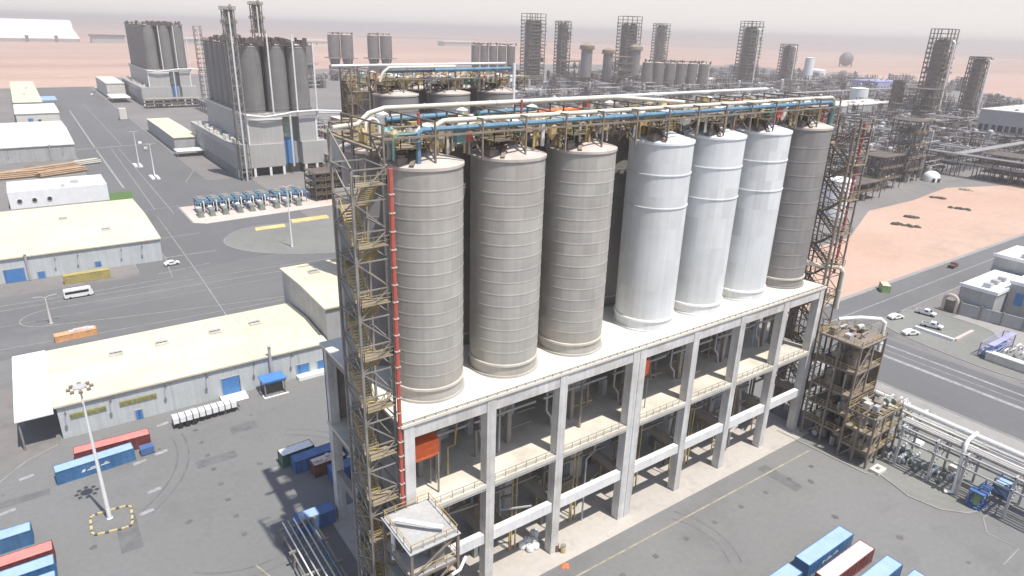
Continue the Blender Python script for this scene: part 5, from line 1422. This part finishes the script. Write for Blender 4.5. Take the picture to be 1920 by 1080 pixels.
def proc_unit(lab, seed, grp):
    """one plot of pipe racks, vessels, exchangers and steel frames"""
    random.seed(seed)
    t = thing('process_unit', lab, 'process unit', group=grp)
    for k in range(7):
        b = MB()
        x, y = random.uniform(0, 32), random.uniform(0, 32); w_, d_, h_ = random.uniform(5, 12), random.uniform(5, 10), random.uniform(5, 19)
        for xx in (0, w_ / 2, w_):
            for yy in (0, d_): b.bar((x + xx, y + yy, 0), (x + xx, y + yy, h_), .5)
        z = 3.5
        while z <= h_ + .1:
            for yy in (0, d_): b.bar((x, y + yy, z), (x + w_, y + yy, z), .45)
            for xx in (0, w_): b.bar((x + xx, y, z), (x + xx, y + d_, z), .45)
            if random.random() < .6: b.box(x, x + w_, y, y + d_, z, z + .2)
            z += 3.5
        b.bar((x, y, 0), (x + w_ / 2, y, 4), .25)
        b.build('frame', 'haze_steel', t)
    for k in range(13):
        x, y = random.uniform(0, 38), random.uniform(0, 38); c = random.random(); b = MB()
        if c < .45: r_ = random.uniform(1, 2.4); h_ = random.uniform(5, 17); b.lathe(x, y, [(r_, 0), (r_, h_), (r_ * .5, h_ + r_ * .5), (.1, h_ + r_ * .6)], 10)
        else: r_ = random.uniform(.8, 2); z = random.uniform(2, 8); L = random.uniform(5, 11); b.hcyl((x, y, z), (x + L, y, z), r_, 10); b.box(x + 1, x + 1.8, y - r_ * .6, y + r_ * .6, 0, z); b.box(x + L - 1.8, x + L - 1, y - r_ * .6, y + r_ * .6, 0, z)
        b.build('vessel', random.choice(('haze_vessel', 'haze_vessel', 'brown', 'wallg')), t, True)
    b = MB()
    for k in range(44):
        z = random.choice((3.5, 5, 6.5, 8, 10, 12)); q = random.uniform(0, 40); a = random.uniform(0, 12); e = random.uniform(20, 40)
        if random.random() < .5: b.tube([(a, q, z), (e, q, z)], random.uniform(.18, .45), 6)
        else: b.tube([(q, a, z), (q, e, z)], random.uniform(.18, .45), 6)
    for k in range(16):
        x, y = random.uniform(0, 40), random.uniform(0, 40); b.tube([(x, y, 0), (x, y, random.uniform(4, 15))], random.uniform(.15, .35), 6)
    tag(b.build('pipework', 'haze_pipe', t, True), kind='stuff')
    for k in range(9):
        x, y = random.uniform(0, 38), random.uniform(0, 38); b = MB(); b.box(x, x + random.uniform(1, 3.4), y, y + random.uniform(1, 3), 0, random.uniform(1, 4)); b.build('equipment_box', random.choice(('white', 'wallg', 'brown', 'haze_steel', 'haze_steel')), t)
    return t
GU = 'pipework plots of the distant plant'
LU = 'grey tangle of pipes, frames and vessels among the distant plant plots'
U = [proc_unit(LU, 100 + k, GU) for k in range(5)]
for u in U: u.location = (0, 0, -9999)
used = []
def unit(x, y, s=1.0, q=None):
    i = len(used); u = U[i % 5]
    if i < 5: o = u
    else: o = copy_tree(u)
    # rotate about the plot centre by quarter turns
    k = (i * 7) % 4; a = k * PI / 2
    cx = 20 * s
    ox = x + cx - (math.cos(a) * cx - math.sin(a) * cx); oy = y + cx - (math.sin(a) * cx + math.cos(a) * cx)
    o.location = (ox, oy, .06); o.rotation_euler = (0, 0, a); o.scale = (s, s, s)
    used.append(o)
random.seed(77)
plots = []
for (x0, x1, y0, y1, st, sz) in ((284, 420, 122, 300, 36, .8), (430, 570, 118, 340, 38, .9), (300, 560, 330, 560, 62, 1.0), (590, 700, 200, 420, 54, 1.0), (560, 920, 440, 760, 75, 1.15), (760, 1000, 190, 430, 80, 1.1), (930, 1250, 440, 760, 105, 1.2), (250, 520, 600, 900, 95, 1.1), (1000, 1350, 780, 1000, 130, 1.2), (118, 210, 330, 480, 52, 1.0)):
    x = x0
    while x < x1:
        y = y0
        while y < y1:
            if random.random() < .93: plots.append((x + random.uniform(-4, 4), y + random.uniform(-4, 4), sz))
            y += st
        x += st
for p in plots: unit(*p)
# long pipe racks through the plant
def far_rack(lab, pts, h, m='haze_pipe', wd=6, n=4):
    a = pts[0]
    t = thing('pipe_rack', lab, 'pipe rack', (a[0], a[1], .05))
    b = MB((a[0], a[1], 0)); p = MB((a[0], a[1], 0))
    for i in range(len(pts) - 1):
        A, B = Vector((*pts[i], 0)), Vector((*pts[i + 1], 0)); d = (B - A); L = d.length; d.normalize(); s = Vector((-d.y, d.x, 0)) * wd / 2
        k = int(L / 9)
        for j in range(k + 1):
            c = A.lerp(B, j / k)
            for q in (-1, 1): b.bar(c + s * q, c + s * q + Vector((0, 0, h)), .42)
            for z in (h, h * .62): b.bar(c - s * 1.1 + Vector((0, 0, z)), c + s * 1.1 + Vector((0, 0, z)), .35)
        for q in (-1, 1):
            for z in (h, h * .62): b.bar(A + s * q + Vector((0, 0, z)), B + s * q + Vector((0, 0, z)), .3)
        for z in (h + .6, h * .62 + .5):
            for j in range(n):
                o = s * (-.85 + 1.7 * j / (n - 1)); p.tube([A + o + Vector((0, 0, z)), B + o + Vector((0, 0, z))], random.uniform(.25, .6), 6)
    b.build('steelwork', 'haze_steel', t); p.build('line_pipe', m, t, True)
far_rack('long pipe rack with pale pipes running across the plant at right', [(566, 420), (566, 100), (540, 20)], 11)
far_rack('pipe rack along the rear edge of the sand plot', [(424, 130), (424, 74), (424, 20)], 12.5)
far_rack('pipe rack behind the sand plot toward the far lattice towers', [(424, 118), (700, 118)], 11)
far_rack('pale pipe rack passing under the tall tower with the pale riser', [(560, 430), (1100, 430)], 12)
far_rack('pipe rack left of the right lattice tower, below the cream pipes', [(280, 320), (560, 320)], 10)
far_rack('pipe rack in front of the leftmost tall towers', [(430, 560), (900, 560)], 12)
far_rack('grey pipe rack running from the pink pad toward the far blocks', [(104, 250), (104, 620)], 8.5)
t = thing('dome_cabin', 'white domed cabin with dark openings at the edge of the sand plot', 'cabin', (393, 112, .05))
b = MB(); b.lathe(0, 0, [(4.5, 0), (4.5, 2.6), (3.9, 4.2), (2.2, 5.4), (.2, 5.9)], 16); b.build('dome', 'white', t, True)
b = MB()
for a in (-2.4, -1.7): b.box(4.4 * math.cos(a) - 1, 4.4 * math.cos(a) + 1, 4.4 * math.sin(a) - .6, 4.4 * math.sin(a) + .3, 0, 2.2)
b.build('opening', 'dark', t)
tank('broad white tank seen through the right lattice tower', 266, 98, 7, 16, 'white')
# far left horizon bits
for i, (x, y, L, h, lab) in enumerate(((190, 2500, 90, 24, 'dim grey shed right of the huge white hall'), (320, 2450, 220, 20, 'long dim low building on the horizon above the farthest block'), (640, 2350, 260, 22, 'dim pale sheds on the horizon right of the middle distance block'), (1500, 2600, 150, 20, 'dim flat shed on the horizon at upper centre'))):
    t = thing('far_shed', lab, 'shed', (x, y, .05))
    b = MB(); b.box(0, L, 0, 60, 0, h * .8); b.build('wall', 'wallg' if i != 2 else 'offw', t)
    b = MB(); b.box(-3, L + 3, -3, 63, h * .8, h); b.build('roof', 'offw' if i else 'haze_steel', t)
for i, (x, lab) in enumerate(((-58, 'left dark door tower on the white hall front'), (25, 'middle dark door tower on the white hall front'), (100, 'right dark door tower on the white hall front'))):
    t = thing('mast_block', lab, 'tower', (x, 2560, .05)); b = MB(); b.box(-4, 4, -4, 4, 0, 16); b.build('shaft', 'haze_vessel', t); b = MB(); b.box(-5, 5, -5, 5, 16, 18); b.build('head', 'haze_steel', t)

# ================================================================== LIGHT MASTS
def lamp_mast(lab, x, y, h, kind='high', m='white', base=.07):
    t = thing('lamp_post', lab, 'lamp post', (x, y, base))
    b = MB(); b.lathe(0, 0, [(.42, 0), (.42, .15), (.34, .2), (.12 if kind == 'high' else .1, h)], 12); b.build('pole', m, t, True)
    b = MB(); b.box(-.5, .5, -.5, .5, 0, .14); b.build('base_plate', 'kerb', t)
    if kind == 'high':
        b = MB(); b.lathe(0, 0, [(.9, h - .1), (.95, h), (.9, h + .1)], 14); b.build('head_ring', 'grey_pipe', t)
        for k in range(8):
            a = k * PI / 4; b = MB(); c, s = math.cos(a), math.sin(a)
            b.bar((.9 * c, .9 * s, h), (1.45 * c, 1.45 * s, h - .1), .1); b.box(1.5 * c - .28, 1.5 * c + .28, 1.5 * s - .28, 1.5 * s + .28, h - .35, h - .05); b.build('floodlight', 'brown', t)
    else:
        for s in (-1, 1):
            b = MB(); b.tube([(0, 0, h - .2), (s * .8, 0, h + .2), (s * 1.8, 0, h + .3)], .06, 6); l = b.build('arm', m, t)
            b = MB(); b.box(s * 2.1 - .45, s * 2.1 + .45, -.18, .18, h + .2, h + .38); b.build('lamp_head', 'grey_pipe', l)
    return t
lamp_mast('tall white floodlight mast on the yellow kerbed island in the left yard', -30.5, 45.8, 24.2)
lamp_mast('tall pale mast by the yellow hatching across the road', 40.8, 171.8, 22, 'arm')
lamp_mast('short pale post at the rounded end of the traffic island, by the minibus', -33.9, 138.4, 7.5, 'arm', 'offw')
lamp_mast('white mast in the avenue, nearer of the two', 19.9, 323.5, 16, 'arm'); lamp_mast('white mast in the avenue, farther of the two', 16.7, 350, 19, 'arm')
t = thing('mast_island', 'yellow and black kerbed island around the floodlight mast', 'kerb island', (-30.3, 45.2, .065))
pts = []
for cx, cy, a0 in ((-28.4, 46.6, 0), (-32.0, 46.9, PI / 2), (-32.1, 43.6, PI), (-28.7, 43.0, 1.5 * PI)):
    for k in range(5): pts.append((cx + 1.1 * math.cos(a0 + k * PI / 8), cy + 1.1 * math.sin(a0 + k * PI / 8)))
b = MB((-30.3, 45.2, 0)); b.add([(x, y, .03) for x, y in pts], [tuple(range(len(pts)))]); b.build('surface', 'asphalt', t)
seg = []
P = pts + [pts[0]]
for i in range(len(P) - 1):
    A, B = Vector((*P[i], 0)), Vector((*P[i + 1], 0)); n = max(1, round((B - A).length / .55))
    for j in range(n): seg.append((A.lerp(B, j / n), A.lerp(B, (j + 1) / n)))
for col, par in (('yrail', 0), ('dsteel', 1)):
    b = MB((-30.3, 45.2, 0))
    for i, (A, B) in enumerate(seg):
        if (i % 3 == 2) == bool(par): b.bar(A + Vector((0, 0, .13)), B + Vector((0, 0, .13)), .36, .26)
    b.build('yellow_kerb' if par == 0 else 'black_kerb', col, t)
for (x, y, lab) in ((15.5, 356, 'white flat pad at the foot of the farther avenue mast'), (18, 319, 'white flat pad at the foot of the nearer avenue mast')):
    t = thing('barrier_block', lab, 'barrier', (x, y, .1)); b = MB(); b.box(-.8, .8, -5, 5, 0, .6); b.box(1.6, 3, -6, 4, 0, .6); b.build('block', 'white', t); b = MB(); b.box(-1, 3.2, -.2, .2, 0, .3); b.build('joint', 'kerb', t)

# ================================================================== VEHICLES
def car(lab, x, y, rz, m, kind='car', z=.1, group=None):
    t = thing({'car': 'parked_car', 'pickup': 'pickup_truck', 'bus': 'minibus'}[kind], lab, {'car': 'car', 'pickup': 'pickup', 'bus': 'minibus'}[kind], (x, y, z), rz, group)
    if kind == 'bus':
        L, W = 7.2, 2.1; prof = [(-3.6, .45), (3.3, .45), (3.6, .8), (3.5, 1.5), (3.1, 2.5), (2.8, 2.65), (-3.5, 2.65), (-3.6, 2.4)]
        win = [(-3.3, 2.5, 1.5, 2.25)]
    elif kind == 'pickup':
        L, W = 5.2, 1.8; prof = [(-2.6, .45), (2.55, .45), (2.6, .95), (1.4, 1.15), (.8, 1.75), (-.5, 1.75), (-.7, 1.1), (-2.6, 1.1)]
        win = [(-.35, .65, 1.2, 1.65)]
    else:
        L, W = 4.6, 1.8; prof = [(-2.3, .35), (2.25, .35), (2.3, .75), (1.3, .95), (.6, 1.42), (-1.0, 1.45), (-1.8, .98), (-2.3, .9)]
        win = [(-.9, .5, 1.0, 1.36)]
    b = MB(); b.prism(prof, -W / 2, W / 2); b.v = [(p[0], p[2] * (.92 if p[1] > 1.2 and kind != 'bus' else 1), p[1]) for p in b.v]
    b.f = [f[::-1] for f in b.f]; b.build('body', m, t)
    for s in (-1, 1):
        for xa, xb, za, zb in win:
            b = MB(); y0 = s * W / 2
            b.box(xa, xb, min(y0, y0 + s * .02), max(y0, y0 + s * .02), za, zb); b.build('side_window', 'glass', t)
    b = MB(); f = max(p[0] for p in prof)
    if kind == 'bus': b.add([(3.47, -.95, 1.55), (3.47, .95, 1.55), (3.16, .9, 2.45), (3.16, -.9, 2.45)], [(0, 1, 2, 3)])
    elif kind == 'pickup': b.add([(1.43, -.8, 1.16), (1.43, .8, 1.16), (.88, .72, 1.7), (.88, -.72, 1.7)], [(0, 1, 2, 3)])
    else: b.add([(1.33, -.8, .97), (1.33, .8, .97), (.67, .72, 1.4), (.67, -.72, 1.4)], [(0, 1, 2, 3)])
    b.build('windscreen', 'glass', t)
    if kind == 'pickup':
        b = MB(); b.box(-2.5, -.8, -.75, .75, 1.101, 1.12); b.build('cargo_bed', 'dsteel', t)
    for xx in (-L * .31, L * .31):
        for yy in (-W / 2 + .08, W / 2 - .08):
            b = MB(); wheel(b, xx, yy, .36, .24); b.build('wheel', 'rubber', t, True)
    return t
car('white minibus with dark side windows driving on the road by the left warehouse', -26.2, 155.9, .02, 'white', 'bus', .08)
car('white car near the road crossing below the left avenue', 1.2, 172.3, .1, 'white', 'car', .09)
car('white car parked in the lot nearest the lot entrance', 166.4, 18.6, -.3, 'white')
car('white pickup at the far side of the small lot', 177.3, 15.2, -1.4, 'white', 'pickup')
car('white pickup in the middle of the small lot', 168.8, 9.6, -1.3, 'white', 'pickup')
car('white car at the lot edge nearest the main road', 158.5, 10.6, -.4, 'white')
car('white car in the avenue, left of a dark one', 28.5, 432, 1.5, 'white'); car('pale pickup close behind the white car in the avenue', 28.2, 407, 1.5, 'offw', 'pickup')
car('white car far up the avenue, nearest of three', 33, 775, 1.3, 'white'); car('dark car far up the avenue, middle of three', 38, 808, 1.4, 'c_navy'); car('pale car far up the avenue, farthest of three', 44, 858, 1.5, 'offw')
car('white pickup on the grey track left of the sand plot', 232, 78, .3, 'white', 'pickup')
car('small dark red pickup at the roadside beyond the green skip', 233, 31.5, .1, 'c_red', 'pickup')
t = thing('tanker', 'pale box tank standing beside the avenue crossing', 'tank', (35, 559, .1))
b = MB(); b.box(-2.5, 2.5, -3, 3, 1, 9); b.build('box', 'offw', t); b = MB(); b.box(-3, 3, -3.5, 3.5, 0, 1); b.build('plinth', 'kerb', t)

# ================================================================== RIGHT-HAND BUILDINGS AND LOT DETAILS
def block_house(lab, x0, x1, y0, y1, h, roofm='white', doors=(), extra=None):
    o = ((x0 + x1) / 2, (y0 + y1) / 2, .08)
    t = thing('block_building', lab, 'building', o)
    b = MB(o); b.box(x0, x1, y0, y1, .08, h); b.build('wall', 'wallg', t)
    b = MB(o); b.box(x0 - .4, x1 + .4, y0 - .4, y1 + .4, h + .002, h + .5); b.box(x0 - .4, x1 + .4, y0 - .4, y0, h + .5, h + 1.0); b.box(x0 - .4, x0, y0, y1 + .4, h + .5, h + 1.0); b.build('roof', roofm, t)
    for (ya, yb, za, zb, m) in doors:
        b = MB(o); b.box(x0 - .12, x0 - .02, ya, yb, za, zb); b.build('door', m, t)
    b = MB(o)
    for k in range(3): b.box(x0 + 3 + k * 5, x0 + 5 + k * 5, y0 + 3, y0 + 5, h + .5, h + 1.8)
    b.build('roof_unit', 'grey_pipe', t)
    return t
block_house('grey building with dark gap under its white roof, by the right lot', 188, 212, 2.6, 12, 8.2, 'white')
block_house('taller grey building with white roof at the right edge', 196, 222, -16, 2.4, 10.5, 'white', [(-1.6, .4, 4.5, 8.2, 'doorb'), (-4.2, -3.4, 5, 6.5, 'glass')])
block_house('small stepped white roofed house behind the tall grey building', 214, 232, 3, 14, 12.5, 'white')
t = thing('boundary_wall', 'grey panel wall in front of the right buildings', 'wall', (187, -2, .08))
o = (187, -2, .08)
b = MB(o); b.add([(186.2, 10, .08), (186.5, 10, .08), (190.5, -16, .08), (190.2, -16, .08), (186.2, 10, 3.8), (186.5, 10, 3.8), (190.5, -16, 3.8), (190.2, -16, 3.8)], [(0, 4, 7, 3), (1, 2, 6, 5), (4, 5, 6, 7), (0, 1, 5, 4), (2, 3, 7, 6)]); b.build('panel', 'wallg', t)
b = MB(o)
for k in range(6): b.bar((186.1 + k * .8, 10 - k * 5.2, .08), (186.1 + k * .8, 10 - k * 5.2, 4.2), .4)
b.build('pier', 'steel', t)
t = thing('gateway_arch', 'rose tinted rounded gateway post at the near end of the panel wall', 'gateway', (186.4, 13, .08))
b = MB(); b.tube([(-.3, -2, 0), (-.3, -2, 3.6)] + [(-.3, -2 + 1.8 - 1.8 * math.cos(a * PI / 8), 3.6 + 1.6 * math.sin(a * PI / 8)) for a in range(1, 8)] + [(-.3, 1.6, 3.6), (-.3, 1.6, 0)], .5, 8); b.build('arch', 'pinkpad', t, True)
b = MB(); b.box(-.1, .1, -1.6, 1.2, 0, 3.4); b.build('gate_leaf', 'brown', t)
t = thing('low_wall', 'white and pink L shaped low wall in the right lot', 'wall', (164.3, 1.9, .1))
b = MB(); b.box(-.5, .3, 0, 10.2, 0, .7); b.build('long_side', 'white', t); b = MB(); b.box(.301, 11, -.5, .3, 0, .7); b.build('short_side', 'pinkpad', t)
t = thing('equipment_shelter', 'violet blue framed equipment shelter at the right edge of the lot', 'shelter', (166, -7, .1))
b = MB(); lattice(b, -6, 8, -1.4, 1.4, 0, 3.8, 1.9, .25, .14); b.build('shelter_frame', 'violet', t)
b = MB(); b.box(-6.2, 8.2, -1.6, -.2, 3.8, 4.0); b.build('roof', 'violet', t)
b = MB()
for k in range(5): b.hcyl((-5 + k * 2.6, -1, 1.2), (-5 + k * 2.6, 1, 1.2), .8, 10)
b.build('cylinder', 'c_bluroof', t, True)
t = thing('loading_wall', 'white topped low wall below the violet shelter', 'wall', (160, -12.5, .1))
b = MB(); b.box(-.8, .8, -12, 5, 0, 2.0); b.build('wall', 'offw', t); b = MB(); b.box(-1, 1, -12.2, 5.2, 2.0, 2.3); b.build('coping', 'white', t)
random.seed(50)
def manifold(lab, x0, x1, y0, y1, n, seed):
    random.seed(seed)
    t = thing('pipe_manifold', lab, 'pipework', ((x0 + x1) / 2, (y0 + y1) / 2, .1)); o = ((x0 + x1) / 2, (y0 + y1) / 2, .1)
    b = MB(o)
    for k in range(n):
        x, y = random.uniform(x0, x1), random.uniform(y0, y1); z = random.uniform(.4, 1.6)
        b.tube([(x, y, .1), (x, y, z), (x + random.uniform(.8, 3), y, z), (x + random.uniform(.8, 3), y + random.uniform(-1, 1), .3)], random.uniform(.12, .3), 6)
    b.build('pipes', 'silver', t, True)
    for k in range(n):
        b = MB(o); x, y = random.uniform(x0, x1), random.uniform(y0, y1); b.lathe(x, y, [(.2, .1), (.45, .5), (.45, 1.0), (.15, 1.4)], 8); b.build('valve', 'gvessel', t, True)
manifold('grey valves and pipes on the ground behind the tall right process frame', 103, 118, -14, -4, 26, 4)
manifold('pipes and dark machines right of the violet shelter at the frame edge', 162, 178, -18, -9, 24, 6)
manifold('loose white fittings on the ground under the right pipe rack', 94.5, 99.5, -26, -14, 14, 7)
for i, (x, y, lab) in enumerate(((104, -17, 'white crate on the dark apron just behind the rack'), (101.5, -25, 'cream crate standing under the right pipe rack'), (113.5, -22.5, 'white crate on the cross road beside the kerb'))):
    t = thing('crate', lab, 'crate', (x, y, .1)); b = MB(); b.box(-1, 1, -.8, .8, .15, 1.0); b.build('box', 'white' if i != 1 else 'cream', t); b = MB(); b.box(-1.05, 1.05, -.85, -.6, 0, .149); b.box(-1.05, 1.05, .6, .85, 0, .149); b.build('runner', 'brown', t)

# ================================================================== HAZE
hm = bpy.data.materials.new('desert_haze'); hm.use_nodes = True
n = hm.node_tree; n.nodes.remove(n.nodes["Principled BSDF"])
pv = n.nodes.new("ShaderNodeVolumePrincipled")
pv.inputs["Color"].default_value = (1.0, 0.90, 0.84, 1)
pv.inputs["Density"].default_value = 0.00027
pv.inputs["Anisotropy"].default_value = 0.15
n.links.new(pv.outputs[0], n.nodes["Material Output"].inputs["Volume"])
M['haze'] = hm
b = MB(); b.box(-72000, 72000, -72000, 72000, -1, 102)
o = b.build('haze', 'haze'); o['kind'] = 'stuff'
